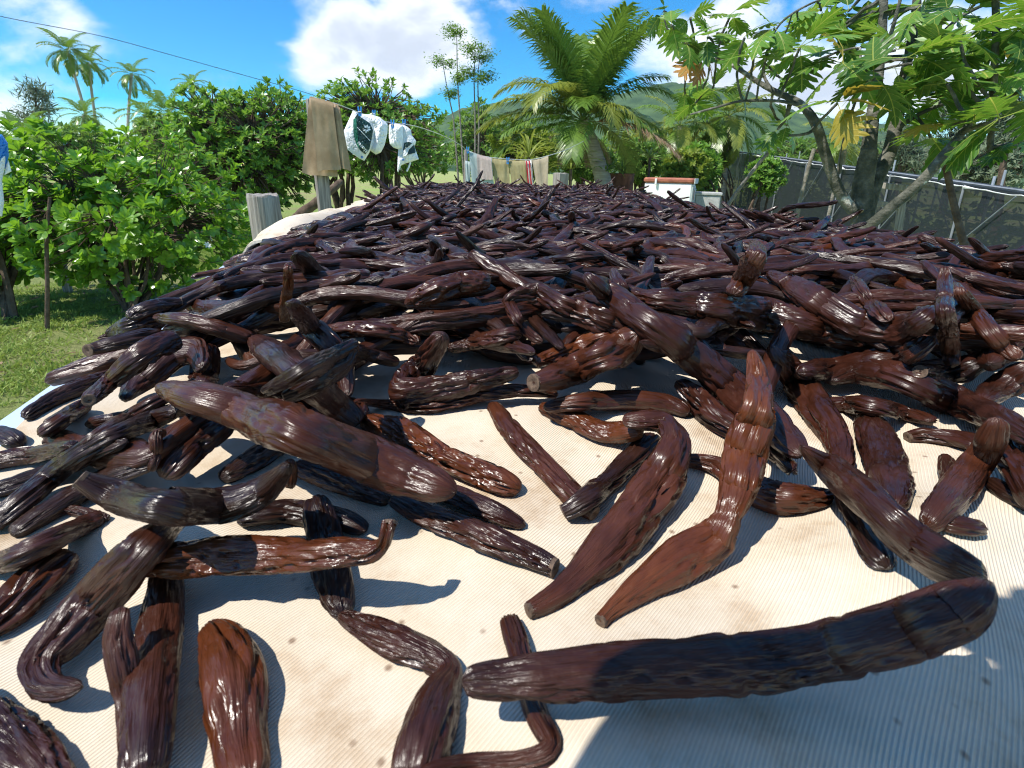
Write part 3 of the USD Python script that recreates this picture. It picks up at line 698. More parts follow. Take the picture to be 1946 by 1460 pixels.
strew(240, .05, .34, out=near_pods); strew(430, .20, .62, out=near_pods)
hero_group = 'vanilla pods drying on the table'
for i, (label, pts, o) in enumerate(HEROES):
    P, R = place_hero(pts, o.get('lift'))
    _s = np.linspace(0, 1, len(R)); R = R * (1 - .22 * np.exp(-_s / .07) - .22 * np.exp(-(1 - _s) / .07))
    stamp(*dense(P, R * 1.0))
    if not o.get('same'):
        origin = P.mean(0); root = thing('vanilla_pod', label, 'vanilla pod', origin, hero_group)
    step = .0011 if P[:, 1].mean() < .25 else .0014
    v, f, n, uv, (c, r, t) = pod_mesh(P - origin, R, 40 + i, 44 if P[:, 1].mean() < .25 else 30, o.get('wr', .10) * 1.6, o.get('flat', .76), o.get('nodes', ()), step, (o.get('scar') == 0, o.get('scar') == 1))
    obj_raw('pod_skin', v, f, n, uv, POD[o.get('m', 1)], root)
    if 'scar' in o:
        k, sg = (0, -1) if o['scar'] == 0 else (-1, 1)
        obj('stem_end', scar_mesh(c[k], t[k] * sg, r[k] * .86), M_SCAR, root, smooth=50)
mid_pods = []
strew(1000, .40, .62, out=mid_pods) if False else None
for _ in range(620):
    y = rng.uniform(.33, .64); x = rng.uniform(TL(y) + .05, TR(y) - .02)
    px, py, _d = project((x, y, T + .03))
    if py > 500 and 350 < px < 1880 or py > 560 or bare(x, y):
        continue
    k = rng.randint(len(PROTO)); yaw = rng.uniform(0, 2 * np.pi)
    W, r, Rm, loc = settle(rng, k, x, y, yaw, tilt=(rng.choice([-1, 1]) * rng.uniform(.4, .7) if rng.rand() < .012 else None))
    if on_bare_cloth(W) or (W[:, 0] - TL(W[:, 1])).min() < -.004:
        continue
    stamp(*dense(W, r, 2)); near_pods.append((k, Rm, loc, rng.choice(5, p=[.32, .30, .28, .02, .08])))
strew(1400, .60, 1.12, out=far_pods, up=.012)
strew(2300, 1.16, 2.50, out=far_pods, up=.010); strew(380, 2.1, 2.52, out=far_pods, up=.02)

# class prims: one per pod shape and skin colour in use
for k in range(len(PROTO2)):
    pass
WORD = ['straight', 'hook ended', 'curl tipped', 'folded', 'wavy', 'curved', 'raised tip']
COL = ['black brown', 'brown', 'plum brown', 'red brown', 'chestnut']
made = {}


def pod_class(k, mi, holder='/World/pod_shapes'):
    key = (k, mi, holder)
    if key not in made:
        if not stage.GetPrimAtPath(holder):
            stage.CreateClassPrim(holder)
        path = f'{holder}/pod_{k}_{mi}'
        UsdGeom.Xform.Define(stage, path)
        P, r, v, f, n, uv, (c, rr, t) = PROTO2[k]
        m = usdkit.mesh(stage, path + '/pod_skin', (v, f), POD[mi], False, uv)
        m.CreateNormalsAttr(Vt.Vec3fArray.FromNumpy(n.astype(np.float32))); m.SetNormalsInterpolation('vertex')
        usdkit.mesh(stage, path + '/stem_end', scar_mesh(c[3], -t[3], rr[3] * .6), M_SCAR, 50)
        made[key] = path
    return made[key]


def size_of(p):
    x, y, z = project(p[2])
    return z if -80 < x < PW + 80 and y < PH + 200 else z + 5


every = sorted(near_pods + far_pods, key=size_of)
single = every[:300 - len(HEROES)]; rest = every[300 - len(HEROES):]
for k, Rm, loc, mi in single:
    x, y, z = project(loc)
    zone = ("at the heap's left edge" if x < 560 else "left of the heap's middle" if x < 850 else "in the heap's middle" if x < 1200 else "right of the heap's middle" if x < 1550 else "at the heap's right edge")
    row = 'front rows' if loc[1] < .30 else 'second rows' if loc[1] < .38 else 'middle rows' if loc[1] < .46 else 'rear rows'
    a = abs(math.degrees(math.atan2(Rm[1, 0], Rm[0, 0]))); way = ('lying crosswise' if a < 25 or a > 155 else 'pointing lengthwise' if 65 < a < 115 else 'slanting rightwards' if (Rm[1, 0] * Rm[0, 0]) > 0 else 'slanting leftwards')
    p = UsdGeom.Xform.Define(stage, numbered('/World', 'vanilla_pod')); M = np.eye(4); M[:3, :3] = Rm.T; M[3, :3] = loc
    p.AddTransformOp().Set(Gf.Matrix4d(*M.ravel()))
    p.GetPrim().GetReferences().AddInternalReference(pod_class(k, mi)); p.GetPrim().SetInstanceable(True)
    tag(p.GetPrim(), f'{COL[mi]} {WORD[k % 7]} vanilla pod {way} {zone}, {row}', 'vanilla pod', f'{COL[mi]} {WORD[k % 7]} pods {way} {zone}, {row}')
pi = UsdGeom.PointInstancer.Define(stage, '/World/vanilla_pod_heap')
tag(pi.GetPrim(), 'far part of the heap of drying vanilla pods, towards the end of the table', 'vanilla pods', kind='stuff')
keys = sorted({(k, mi) for k, _, _, mi in rest}); targets = []
for k, mi in keys:
    src = pod_class(k, mi)
    q = UsdGeom.Xform.Define(stage, f'/World/vanilla_pod_heap/shape_{k}_{mi}')
    q.GetPrim().GetReferences().AddInternalReference(src); targets.append(q.GetPath())
pi.CreatePrototypesRel().SetTargets(targets)
pi.CreateProtoIndicesAttr([keys.index((k, mi)) for k, _, _, mi in rest])
pi.CreatePositionsAttr([Gf.Vec3f(*map(float, p[2])) for p in rest])
qs = []
for _, Rm, _, _ in rest:
    q = Gf.Matrix3d(*Rm.T.ravel()).ExtractRotation().GetQuat(); qs.append(Gf.Quath(q))
pi.CreateOrientationsAttr(qs)

# ================================================================= the phone taking the picture and the hand that holds it (behind the lens; their shadow falls on the cloth)
import manifold3d as m3d
LOC = lambda x, y, z: EYE + CR * x + CU * y + CB * z


def hull_chain(pts):
    out = m3d.Manifold()
    S = lambda p, r: m3d.Manifold.sphere(r, 20).translate(tuple(map(float, p)))
    for (a, ra), (b, rb) in zip(pts[:-1], pts[1:]):
        out = out + m3d.Manifold.batch_hull([S(a, ra), S(b, rb)])
    return out


ph = thing('camera_phone', 'dark phone held over the near table edge, just behind the picture', 'phone', EYE)
R4 = np.eye(4); R4[:3, 0], R4[:3, 1], R4[:3, 2] = CR, CU, CB
body = m3d.CrossSection.square((.156 - .022, .085 - .022), True).offset(.011, m3d.JoinType.Round, 2.0, 32).extrude(.009).to_mesh()
bm = trimesh.Trimesh(body.vert_properties[:, :3], body.tri_verts); bm.apply_translation((.014, .037, .007)); bm.apply_transform(R4)
obj('phone_body', bm, tex_mat('phone_case', (.02, .02, .022), (.03, .03, .032), 5.0, .4), ph, smooth=40)
sc = box(.145, .075, .0008, (.014, .037, .0166)); sc.apply_transform(R4); obj('screen', sc, tex_mat('phone_screen', (.01, .01, .012), (.015, .015, .017), 5.0, .1), ph)
hand = hull_chain([(LOC(.20, .02, .09), .034), (LOC(.150, .035, .05), .030), (LOC(.122, .060, .034), .024), (LOC(.118, .020, .036), .022)]) + hull_chain([(LOC(.122, .060, .034), .024), (LOC(.105, .078, .028), .017)])
for k, (x0, y1) in enumerate(((.092, .094), (.074, .098), (.056, .096), (.040, .092))):
    hand = hand + hull_chain([(LOC(.112, .072 - .008 * k, .034), .012), (LOC(x0 + .012, y1, .026), .0092), (LOC(x0 - .022, y1 + .004, .012), .0086), (LOC(x0 - .040, y1 - .004, .004), .0078)])
hand = hand + hull_chain([(LOC(.120, .010, .036), .014), (LOC(.098, -.004, .030), .011), (LOC(.072, .002, .026), .0095)])
hm = hand.refine_to_length(.006).to_mesh(); hm = trimesh.Trimesh(hm.vert_properties[:, :3], hm.tri_verts); trimesh.smoothing.filter_taubin(hm, iterations=8)
arm = hull_chain([(LOC(.20, .02, .09), .033), (LOC(.34, -.10, .30), .045)]).to_mesh()
pe = thing('person', 'hand and bare forearm holding the dark phone over the near table edge', 'person', EYE)
for q in (bm, sc): pass
M_SKIN = tex_mat('skin', (.30, .17, .11), (.36, .21, .14), 30.0, .5)
hm.apply_translation(-EYE); obj('hand', hm, M_SKIN, pe, smooth=True)
am = trimesh.Trimesh(arm.vert_properties[:, :3] - EYE, arm.tri_verts); obj('forearm', am, M_SKIN, pe, smooth=True)

# ================================================================= ground, hills
def leaf_mat(name, dark, mid, light, rough=.4, trans=.28, spec=.5, yellow=None):
    n = {'g': ('geometry', {}), 'n': ('noise_texture', {'scale': 23.0, 'detail': 1.0}), 'ma': ('math', {'math_type': 'multiply_add', 'value2': .45}),
         'mb': ('math', {'math_type': 'multiply', 'value2': .62}),
         'r': ('rgb_ramp', {'ramp': [(.12, dark), (.45, mid), (.82, light)] + ([(.955, light), (.985, yellow)] if yellow else [])}),
         'p': ('principled_bsdf', {'roughness': rough, 'specular_ior_level': spec}), 't': ('translucent_bsdf', {}),
         'hs': ('hsv', {'hue': .49, 'saturation': 1.05, 'value': 1.7, 'fac': 1.0}), 'm': ('mix_closure', {'fac': trans})}
    l = [('g.position', 'n.vector'), ('g.random_per_island', 'ma.value1'), ('n.fac', 'mb.value1'), ('mb.value', 'ma.value3'), ('ma.value', 'r.fac'), ('r.color', 'p.base_color'),
         ('r.color', 'hs.color'), ('hs.color', 't.color'), ('p.BSDF', 'm.closure1'), ('t.BSDF', 'm.closure2')]
    return mat(name, n, l, 'm.closure')


M_GARD = leaf_mat('gardenia_leaf', (.085, .190, .018), (.180, .345, .036), (.310, .480, .070), .28, .38, .6, (.52, .46, .07))
M_LIME = leaf_mat('lime_leaf', (.090, .190, .026), (.185, .330, .050), (.320, .460, .090), .34, .36, .55, (.48, .46, .10))
M_BUSH = leaf_mat('bush_leaf', (.075, .150, .024), (.160, .275, .048), (.290, .390, .080), .5, .36, .4, (.50, .40, .06))
M_BUSHY = leaf_mat('yellow_bush_leaf', (.120, .170, .024), (.240, .310, .045), (.400, .430, .070), .5, .38, .4, (.54, .42, .05))
M_PALM = leaf_mat('palm_leaf', (.065, .135, .020), (.145, .240, .036), (.270, .350, .060), .34, .30, .55)
M_PALMY = leaf_mat('palm_leaf_yellow', (.135, .180, .030), (.240, .270, .050), (.380, .360, .075), .38, .34, .5)
M_PALMD = leaf_mat('palm_leaf_dry', (.18, .12, .07), (.30, .21, .13), (.44, .34, .22), .7, .2, .2)
M_CASU = leaf_mat('casuarina_needle', (.13, .17, .11), (.21, .26, .17), (.30, .36, .24), .6, .35, .3)
M_GRASS = leaf_mat('grass_blade', (.180, .250, .050), (.280, .360, .085), (.420, .440, .150), .55, .3, .3, (.46, .38, .18))
M_PALMBARK = tex_mat('palm_bark', (.20, .175, .15), (.42, .38, .33), 3.0, .9, .2, .6, 30.0, (1, 1, 9))
M_PETAL = tex_mat('white_petal', (.75, .74, .70), (.85, .84, .80), 20.0, .6)
M_HILL = tex_mat('forest_hill', (.018, .045, .016), (.070, .120, .038), .045, .9, .1, detail=8.0)


def ground_z(x, y):
    x, y = np.asarray(x, float), np.asarray(y, float)
    return -1.7 * sm(2.5, 9.5, x) * (1 - .75 * sm(9, 24, y)) + .05 * (fbm(np.stack([x * .5, y * .5, 0 * x], -1), 3, 2) - .5)


def lawn_mat():
    n = {'g': ('geometry', {}), 'a': ('noise_texture', {'scale': .55, 'detail': 4.0, 'roughness': .6}), 'b': ('noise_texture', {'scale': 60.0, 'detail': 4.0, 'roughness': .7}),
         'f': ('noise_texture', {'scale': 380.0, 'detail': 2.0}),
         'r': ('rgb_ramp', {'ramp': [(.36, (.330, .290, .160)), (.47, (.300, .330, .125)), (.62, (.260, .360, .095))]}), 'r2': ('rgb_ramp', {'ramp': [(.3, (.55, .58, .5)), (.7, (1.25, 1.22, 1.2))]}),
         'm': ('mix', {'mix_type': 'multiply', 'fac': 1.0}), 'bu': ('bump', {'strength': .9, 'distance': .02}), 'p': ('principled_bsdf', {'roughness': .9, 'specular_ior_level': .15})}
    l = [('g.position', 'a.vector'), ('g.position', 'b.vector'), ('g.position', 'f.vector'), ('a.fac', 'r.fac'), ('b.fac', 'r2.fac'), ('r.color', 'm.color1'), ('r2.color', 'm.color2'), ('m.color', 'p.base_color'), ('f.fac', 'bu.height'), ('bu.normal', 'p.normal')]
    return mat('lawn', n, l, 'p.BSDF')


def warp_axis(lo, hi, n, k=3.2):
    u = np.linspace(-1, 1, n)
    s = np.sinh(u * k) / math.sinh(k)
    return np.where(s < 0, -s * lo, s * hi)


gxs, gys = warp_axis(-900, 900, 130, 5.2), warp_axis(-300, 1500, 130, 5.2)
Gx, Gy = np.meshgrid(gxs, gys, indexing='ij')
gv = np.stack([Gx, Gy, ground_z(Gx, Gy)], -1).reshape(-1, 3)
ii, jj = np.meshgrid(np.arange(129), np.arange(129), indexing='ij')
gq = np.stack([ii * 130 + jj, (ii + 1) * 130 + jj, (ii + 1) * 130 + jj + 1, ii * 130 + jj + 1], -1).reshape(-1, 4)
obj('ground', (gv, gq), lawn_mat(), smooth=True, kind='structure')

az = np.linspace(-.35, 1.05, 170); dd = np.linspace(0, 1, 60)
_hp = np.array([(760, 262), (830, 232), (880, 208), (960, 200), (1100, 192), (1220, 172), (1330, 168), (1420, 182), (1500, 214), (1560, 226), (1650, 240), (1750, 268), (1900, 290), (2200, 310)])
_ha = np.array([math.atan2(*ray(px, py)[:2]) for px, py in _hp]); _he = np.array([ray(px, py)[2] / np.hypot(*ray(px, py)[:2]) for px, py in _hp])
el = np.interp(az, _ha, _he, left=.02, right=.02)
AZ, DD = np.meshgrid(az, dd, indexing='ij')
dist = 260 + 640 * DD
hx, hy = np.sin(AZ) * dist, np.cos(AZ) * dist
prof = sm(0, .72, DD) * (1 - .25 * sm(.75, 1, DD))
hz = 1 + el[:, None] * (260 + 640 * .72) * prof - 3
rough_h = fbm(np.stack([hx * .012, hy * .012, 0 * hx], -1), 4, 31) - .5
hz = hz + prof * rough_h * 26 + (noise(np.stack([hx * .11, hy * .11, 0 * hx], -1), 33) - .5) * 5.5 * (DD > .03)
iq, jq = np.meshgrid(np.arange(169), np.arange(59), indexing='ij')
hq = np.stack([iq * 60 + jq, iq * 60 + jq + 1, (iq + 1) * 60 + jq + 1, (iq + 1) * 60 + jq], -1).reshape(-1, 4)
obj('hill', (np.stack([hx, hy, hz], -1).reshape(-1, 3), hq[:, ::-1]), M_HILL, smooth=True, kind='structure')

# ================================================================= foliage tools
LEAF6 = np.array([(0, 0, 0), (.38, .5, .06), (.38, -.5, .06), (.55, 0, -.03), (.78, .36, .03), (.78, -.36, .03), (1, 0, -.10)], float)
LEAF6F = np.array([(0, 3, 1), (0, 2, 3), (1, 3, 4), (2, 5, 3), (3, 6, 4), (3, 5, 6)])
LEAF9 = np.array([(0, 0, 0), (.20, .17, .02), (.20, -.17, .02), (.45, .40, .07), (.45, -.40, .07), (.68, .50, .06), (.68, -.50, .06), (.88, .36, .0), (.88, -.36, .0), (1, .0, -.08), (.30, 0, -.01), (.65, 0, -.02)], float)
LEAF9F = np.array([(0, 10, 1), (0, 2, 10), (1, 10, 3), (2, 4, 10), (10, 11, 3), (10, 4, 11), (3, 11, 5), (4, 6, 11), (5, 11, 7), (6, 8, 11), (7, 11, 9), (8, 9, 11)])
LEAF4 = np.array([(0, 0, 0), (.5, .5, .08), (.5, -.5, .08), (1, 0, -.06)], float)
LEAF4F = np.array([(0, 2, 3), (0, 3, 1)])


def normed(a):
    return a / (np.linalg.norm(a, axis=-1, keepdims=True) + 1e-9)


def leaves(base, d, up, size, width=.5, tpl=LEAF6, tf=LEAF6F):
    """leaf blades at base points, pointing along d with upper side towards up -> v, f"""
    base, d, up = (np.asarray(x, float) for x in (base, d, up))
    d = normed(d); side = normed(np.cross(up, d)); nrm = np.cross(d, side)
    size = np.broadcast_to(size, (len(base),))
    v = base[:, None] + size[:, None, None] * (tpl[None, :, 0:1] * d[:, None] + width * tpl[None, :, 1:2] * side[:, None] + tpl[None, :, 2:3] * nrm[:, None])
    f = (tf[None] + (np.arange(len(base)) * len(tpl))[:, None, None]).reshape(-1, 3)
    return v.reshape(-1, 3), f


def limb(a, b, r0, r1, rs, bend=.12, n=6, sides=6):
    a, b = np.asarray(a, float), np.asarray(b, float); L = np.linalg.norm(b - a)
    s = np.linspace(0, 1, n)[:, None]
    p = a + (b - a) * s + np.sin(np.pi * s) * rs.normal(0, bend * L * .5, 3) + np.r_[np.zeros((1, 3)), rs.normal(0, bend * L * .08, (n - 2, 3)), np.zeros((1, 3))]
    return tube(p, np.linspace(r0, r1, n), sides)


def rosettes(tips, dirs, rs, per, size, width, spread=1.0, tpl=LEAF6, tf=LEAF6F, droop=0.0):
    """whorls of leaves round twig tips"""
    B, D, U, S = [], [], [], []
    for p, d in zip(tips, dirs):
        d = unit(d); a = unit(np.cross(d, rs.normal(0, 1, 3))); b = np.cross(d, a); ph = rs.rand() * 6.28
        for k in range(per):
            t = ph + k * 2.4; out = math.cos(t) * a + math.sin(t) * b
            up = spread * rs.uniform(.4, 1.1)
            B.append(p - d * rs.uniform(0, .6) * size * .9); D.append(out * up + d * rs.uniform(.3, .9) - [0, 0, droop]); U.append(d + rs.normal(0, .25, 3) + [0, 0, .3]); S.append(size * rs.uniform(.7, 1.15))
    return np.array(B), np.array(D), np.array(U), np.array(S)


def leafy(name, label, cat, base, centre, radii, seed, material, n_tips, per, size, width=.45, stems=4, sr=.025, group=None, part_leaves=0, tpl=LEAF4, tf=LEAF4F, bark=None, inner=.35, flowers=0, droop=0., gaps=.0, branch_name='branch'):
    """a shrub or tree: stems from the base, branches to leafy twig tips spread through an uneven crown"""
    rs = np.random.RandomState(seed); base = np.asarray(base, float); centre = np.asarray(centre, float); radii = np.asarray(radii, float)
    root = thing(name, label, cat, base, group)
    u = normed(rs.normal(0, 1, (n_tips * 3, 3))); rr = inner + (1 - inner) * rs.rand(n_tips * 3) ** .5
    blob = .72 + .62 * (noise(u * 2.1 + seed, seed) ) * 1.0
    tips = centre + u * (rr * blob)[:, None] * radii
    keep = noise((tips - centre) / radii.mean() * 2.6 + seed * 1.3, seed + 1) > gaps
    tips = tips[keep & (tips[:, 2] > base[2] + .12)][:n_tips]
    hubs = centre + normed(rs.normal(0, 1, (stems * 3, 3))) * radii * .45
    hubs[:, 2] = np.maximum(hubs[:, 2], base[2] + .25 * (centre[2] - base[2]))
    mb = bark or M_BARK_BROWN
    for k in range(stems):
        pieces = []
        for h in hubs[k::stems]:
            pieces.append(limb(base + rs.normal(0, sr * 1.2, 3) * [1, 1, 0], h, sr, sr * .5, rs, .16, 7, 6))
        v, f = join(pieces); obj('stem' if stems > 1 else 'trunk', (v - base, f), mb, root, smooth=50)
    near = np.argmin(((tips[:, None] - hubs[None]) ** 2).sum(-1), 1); tw = []
    for t, k in zip(tips, near):
        tw.append(limb(hubs[k], t, sr * .32, sr * .10, rs, .14, 5, 4))
    v, f = join(tw); obj(branch_name, (v - base, f), mb, root, kind='stuff')
    dirs = normed(tips - centre) * .7 + [0, 0, .55] + rs.normal(0, .3, tips.shape)
    B, D, U, S = rosettes(tips, dirs, rs, per, size, width, tpl=tpl, tf=tf, droop=droop)
    order = np.argsort(np.linalg.norm(B - EYE, axis=1)); B, D, U, S = B[order], D[order], U[order], S[order]
    for k in range(part_leaves):
        vv, ff = leaves(B[k:k + 1], D[k:k + 1], U[k:k + 1], S[k:k + 1], width, LEAF9, LEAF9F)
        obj('leaf', (vv - base, ff), material, root)
    B, D, U, S = B[part_leaves:], D[part_leaves:], U[part_leaves:], S[part_leaves:]
    vv, ff = leaves(B, D, U, S, width, tpl, tf)
    obj('foliage', (vv - base, ff), material, root, kind='stuff')
    for k in rs.choice(len(tips), flowers, replace=False) if flowers else ():
        p, d = tips[k] + unit(dirs[k]) * .03, unit(dirs[k]); a = unit(np.cross(d, [.3, .1, .9])); b = np.cross(d, a)
        ang = np.arange(7) * 2 * np.pi / 7
        fl = leaves(np.repeat(p[None], 7, 0), np.cos(ang)[:, None] * a + np.sin(ang)[:, None] * b + d * .35, np.repeat(d[None], 7, 0), .028, .5, LEAF6, LEAF6F)
        obj('flower', (fl[0] - base, fl[1]), M_PETAL, root)
    return root


def frond(rs, az_, el_, L, droop, nl=42, lw=.030, ll=.22, hang=.5, fold=.5):
    """one feather leaf: arched midrib and two rows of narrow leaflets -> v, f (root at the origin)"""
    n = 14; s = np.linspace(0, 1, n)
    e = el_ - droop * s ** 1.35
    d = np.stack([np.cos(e) * math.cos(az_), np.cos(e) * math.sin(az_), np.sin(e)], -1)
    p = np.r_[np.zeros((1, 3)), np.cumsum(d[:-1] * L / (n - 1), 0)]
    rib = tube(p, np.linspace(.012, .003, n) * L / 2.2, 5)
    t = np.linspace(.16, .99, nl)
    P = np.stack([np.interp(t, s, p[:, k]) for k in range(3)], 1); Dm = normed(np.stack([np.interp(t, s, d[:, k]) for k in range(3)], 1))
    side = normed(np.cross(Dm, [0, 0, 1.0])); up = np.cross(side, Dm)
    ln = L * ll * (np.sin(np.pi * (t * .80 + .12)) ** .7) * rs.uniform(.85, 1.1, nl)
    V, F, k0 = [rib[0]], [rib[1]], len(rib[0])
    for sg in (-1, 1):
        dirs = normed(sg * side * 1.0 + Dm * (.55 + .7 * t[:, None] ** 2) + up * fold * .5 + rs.normal(0, .05, (nl, 3)))
        m1 = P + dirs * (ln * .5)[:, None] - np.array([0, 0, 1.0]) * (ln * .06 * hang)[:, None]
        d2 = normed(dirs - np.array([0, 0, 1.0]) * hang * rs.uniform(.6, 1.5, (nl, 1)))
        m2 = m1 + d2 * (ln * .5)[:, None]
        wv = normed(np.cross(dirs, side * sg * .2 + up)) * (lw * L / 2.2)
        q = np.stack([P - wv * .35, P + wv * .35, m1 - wv * .6, m1 + wv * .6, m2], 1).reshape(-1, 3)
        i = k0 + np.arange(nl) * 5
        F.append(np.concatenate([np.stack([i, i + 1, i + 3], 1), np.stack([i, i + 3, i + 2], 1), np.stack([i + 2, i + 3, i + 4], 1)]))
        V.append(q); k0 += len(q)
    return np.vstack(V), np.vstack(F)


def palm(label, foot, top, r0, r1, L, n, seed, nl=42, mats=(M_PALM,), group=None, el_range=(-.35, 1.35), bole=1.5, specials=(), ll=.22, lw=.03, hang=.6, name='coconut_palm', dry=0):
    rs = np.random.RandomState(seed); foot, top = np.asarray(foot, float), np.asarray(top, float)
    root = thing(name, label, 'palm tree', foot, group)
    s = np.linspace(0, 1, 26); lean = np.array([1, 1, 0]) * (top - foot)
    p = foot + np.outer(s, top - foot) - np.outer(np.sin(np.pi * s) * .10, lean)
    rad = r1 + (r0 - r1) * (1 - s) + r0 * (bole - 1) * np.exp(-s / .07); rad = rad * (1 + .05 * (np.arange(26) % 2))
    v, f = tube(p, rad, 12); obj('trunk', (v - foot, f), M_PALMBARK, root, smooth=40)
    for k in range(n):
        e = el_range[1] - (el_range[1] - el_range[0]) * ((k + .5) / n) ** .85; a = k * 2.399963 + rs.normal(0, .15)
        v, f = frond(rs, a, e, L * rs.uniform(.85, 1.08), .9 + .5 * (1 - max(e, 0) / 1.4) + rs.uniform(-.1, .25), nl, lw, ll, hang)
        obj('frond', (v + (top - foot) + [0, 0, .04 * k / n], f), mats[rs.randint(len(mats))], root)
    for a, e, LL, dr, m in specials:
        v, f = frond(rs, a, e, LL, dr, nl, lw, ll, hang); obj('frond', (v + (top - foot), f), m, root)
    for k in range(dry):
        v, f = frond(rs, rs.rand() * 6.28, -.5, L * .6, .8, nl // 2, lw, ll * .7, 1.6); obj('dry_frond', (v + (top - foot) - [0, 0, .1], f), M_PALMD, root)
    return root


# ================================================================= grass near the table
rs = np.random.RandomState(3)
tuft_v, tuft_f = leaves(rs.normal(0, .028, (16, 3)) * [1, 1, 0], rs.normal(0, .55, (16, 3)) * [1, 1, 0] + [0, 0, 1], rs.normal(0, 1, (16, 3)) * [1, 1, .1], rs.uniform(.02, .045, 16), .12, LEAF4, LEAF4F)
gi = UsdGeom.PointInstancer.Define(stage, '/World/grass'); tag(gi.GetPrim(), 'short mown grass growing on the lawn beside the table', 'grass', kind='stuff')
usdkit.mesh(stage, '/World/grass/tuft', (tuft_v, tuft_f), M_GRASS); gi.CreatePrototypesRel().SetTargets(['/World/grass/tuft'])
N = 26000
gp = np.stack([rs.uniform(-6.5, -.9, N), rs.uniform(.6, 9.0, N)], 1)
dens = fbm(np.stack([gp[:, 0] * .9, gp[:, 1] * .9, 0 * gp[:, 0]], -1), 3, 8)
gp = gp[(dens > .44 + .20 * rs.rand(N)) & (gp[:, 0] < -.75)]
gi.CreatePositionsAttr([Gf.Vec3f(float(x), float(y), float(z)) for (x, y), z in zip(gp, ground_z(gp[:, 0], gp[:, 1]))])
gi.CreateProtoIndicesAttr([0] * len(gp))
gi.CreateOrientationsAttr([Gf.Quath(float(math.cos(a / 2)), 0, 0, float(math.sin(a / 2))) for a in rs.rand(len(gp)) * 6.28])
gi.CreateScalesAttr([Gf.Vec3f(float(a), float(a), float(b)) for a, b in zip(rs.uniform(.8, 1.5, len(gp)), rs.uniform(.5, 1.1, len(gp)))])
dl = leaves(*(lambda P: (P, rs.normal(0, 1, P.shape) * [1, 1, .12], np.tile([0, 0, 1.0], (len(P), 1)) + rs.normal(0, .3, P.shape)))(np.c_[rs.uniform(-5.5, -1.3, 260), rs.uniform(1.8, 7, 260), np.full(260, .028)]), rs.uniform(.04, .08, 260), .45)
obj('fallen_leaves', dl, M_PALMD, label='dry brown leaves fallen on the lawn under the shrubs', cat='leaves', kind='stuff')

# ================================================================= shrubs and trees left of and behind the table
g0 = on_z(252, 597, 0.0)
gdir = unit([g0[0], g0[1], 0])
leafy('gardenia_shrub', 'broad glossy green shrub with scattered white flowers, nearest plant left of the table', 'shrub', g0, g0 + [-.10, .25, .66], (.88, .68, .52), 11, M_GARD, 900, 9, .070, .52, 6, .014, part_leaves=300, tpl=LEAF9, tf=LEAF9F, flowers=16, gaps=.30, inner=.2)
g1 = on_z(18, 606, 0.0)
leafy('gardenia_shrub', 'smaller glossy shrub on a thin bent trunk, at the left picture edge', 'shrub', g1, g1 + [-.25, .25, .62], (.62, .5, .42), 12, M_GARD, 240, 8, .085, .52, 2, .022, part_leaves=120, tpl=LEAF9, tf=LEAF9F, flowers=5, gaps=.2, inner=.25)
st = on_z(89, 627, 0.0)
sk = thing('garden_stake', 'thin bare stick standing in the lawn left of the gardenia shrub', 'stake', st)
obj('stick', tube([(-.01, 0, -.05), (.075, .0, .30), (.12, .01, .55), (.19, .02, .80)], [.013, .011, .010, .008], 7), M_BARK_BROWN, sk, smooth=60)
obj('twig_stub', tube([(.11, .0, .5), (.145, -.01, .58)], [.006, .003], 5), M_BARK_BROWN, sk)


def on_ground(px, d):
    p = at(px, 330, d); p[2] = float(ground_z(p[0], p[1])); return p


def crown_at(px, py, d):
    return at(px, py, d)


def tree_px(name, label, cat, px, d, box_px, seed, material, n_tips, per, size, **kw):
    """a plant whose crown fills box_px (x0, y0, x1, y1) of the photograph at distance d"""
    x0, y0, x1, y1 = box_px
    c = at((x0 + x1) / 2, (y0 + y1) / 2, d); hw = np.linalg.norm(at(x1, (y0 + y1) / 2, d) - at(x0, (y0 + y1) / 2, d)) / 2
    hh = (at((x0 + x1) / 2, y0, d)[2] - at((x0 + x1) / 2, y1, d)[2]) / 2
    return leafy(name, label, cat, on_ground(px, d), c, (hw * .97, hw * kw.pop('deep', .8), hh * .97), seed, material, n_tips, per, size, **kw)


tree_px('lime_tree', 'dense rounded tree with small bright leaves between the gardenia shrub and the brown towel', 'tree', 520, 8.0, (300, 150, 640, 400), 21, M_LIME, 1500, 9, .092, width=.5, stems=4, sr=.05, gaps=.16, inner=.3)
tree_px('lime_tree', 'looser tree with twiggy top behind the white plastic bags', 'tree', 735, 9.0, (585, 150, 850, 350), 22, M_LIME, 800, 8, .095, width=.5, stems=3, sr=.045, gaps=.34, inner=.25)
tree_px('lime_tree', 'low leafy tree right behind the first tree, its crown rising over the brown towel', 'tree', 640, 10.5, (520, 190, 760, 350), 23, M_LIME, 600, 8, .095, width=.5, stems=3, sr=.05, gaps=.3, inner=.25)
# thick low branch between the posts
bb = [at(555, 425, 6.0), at(585, 398, 5.9), at(618, 372, 5.8), at(648, 345, 5.9)]
lb = thing('leaning_trunk', 'thick bare grey brown trunk leaning low between the two left posts', 'tree trunk', (bb[0][0], bb[0][1], 0))
obj('trunk', (lambda m: (m[0] - [bb[0][0], bb[0][1], 0], m[1]))(tube(curve([at(520, 470, 6.1)] + bb, 18), np.linspace(.085, .035, 18) * (1 + .1 * np.sin(np.arange(18) * 1.7)), 10)), M_BARK_BROWN, lb, smooth=50)

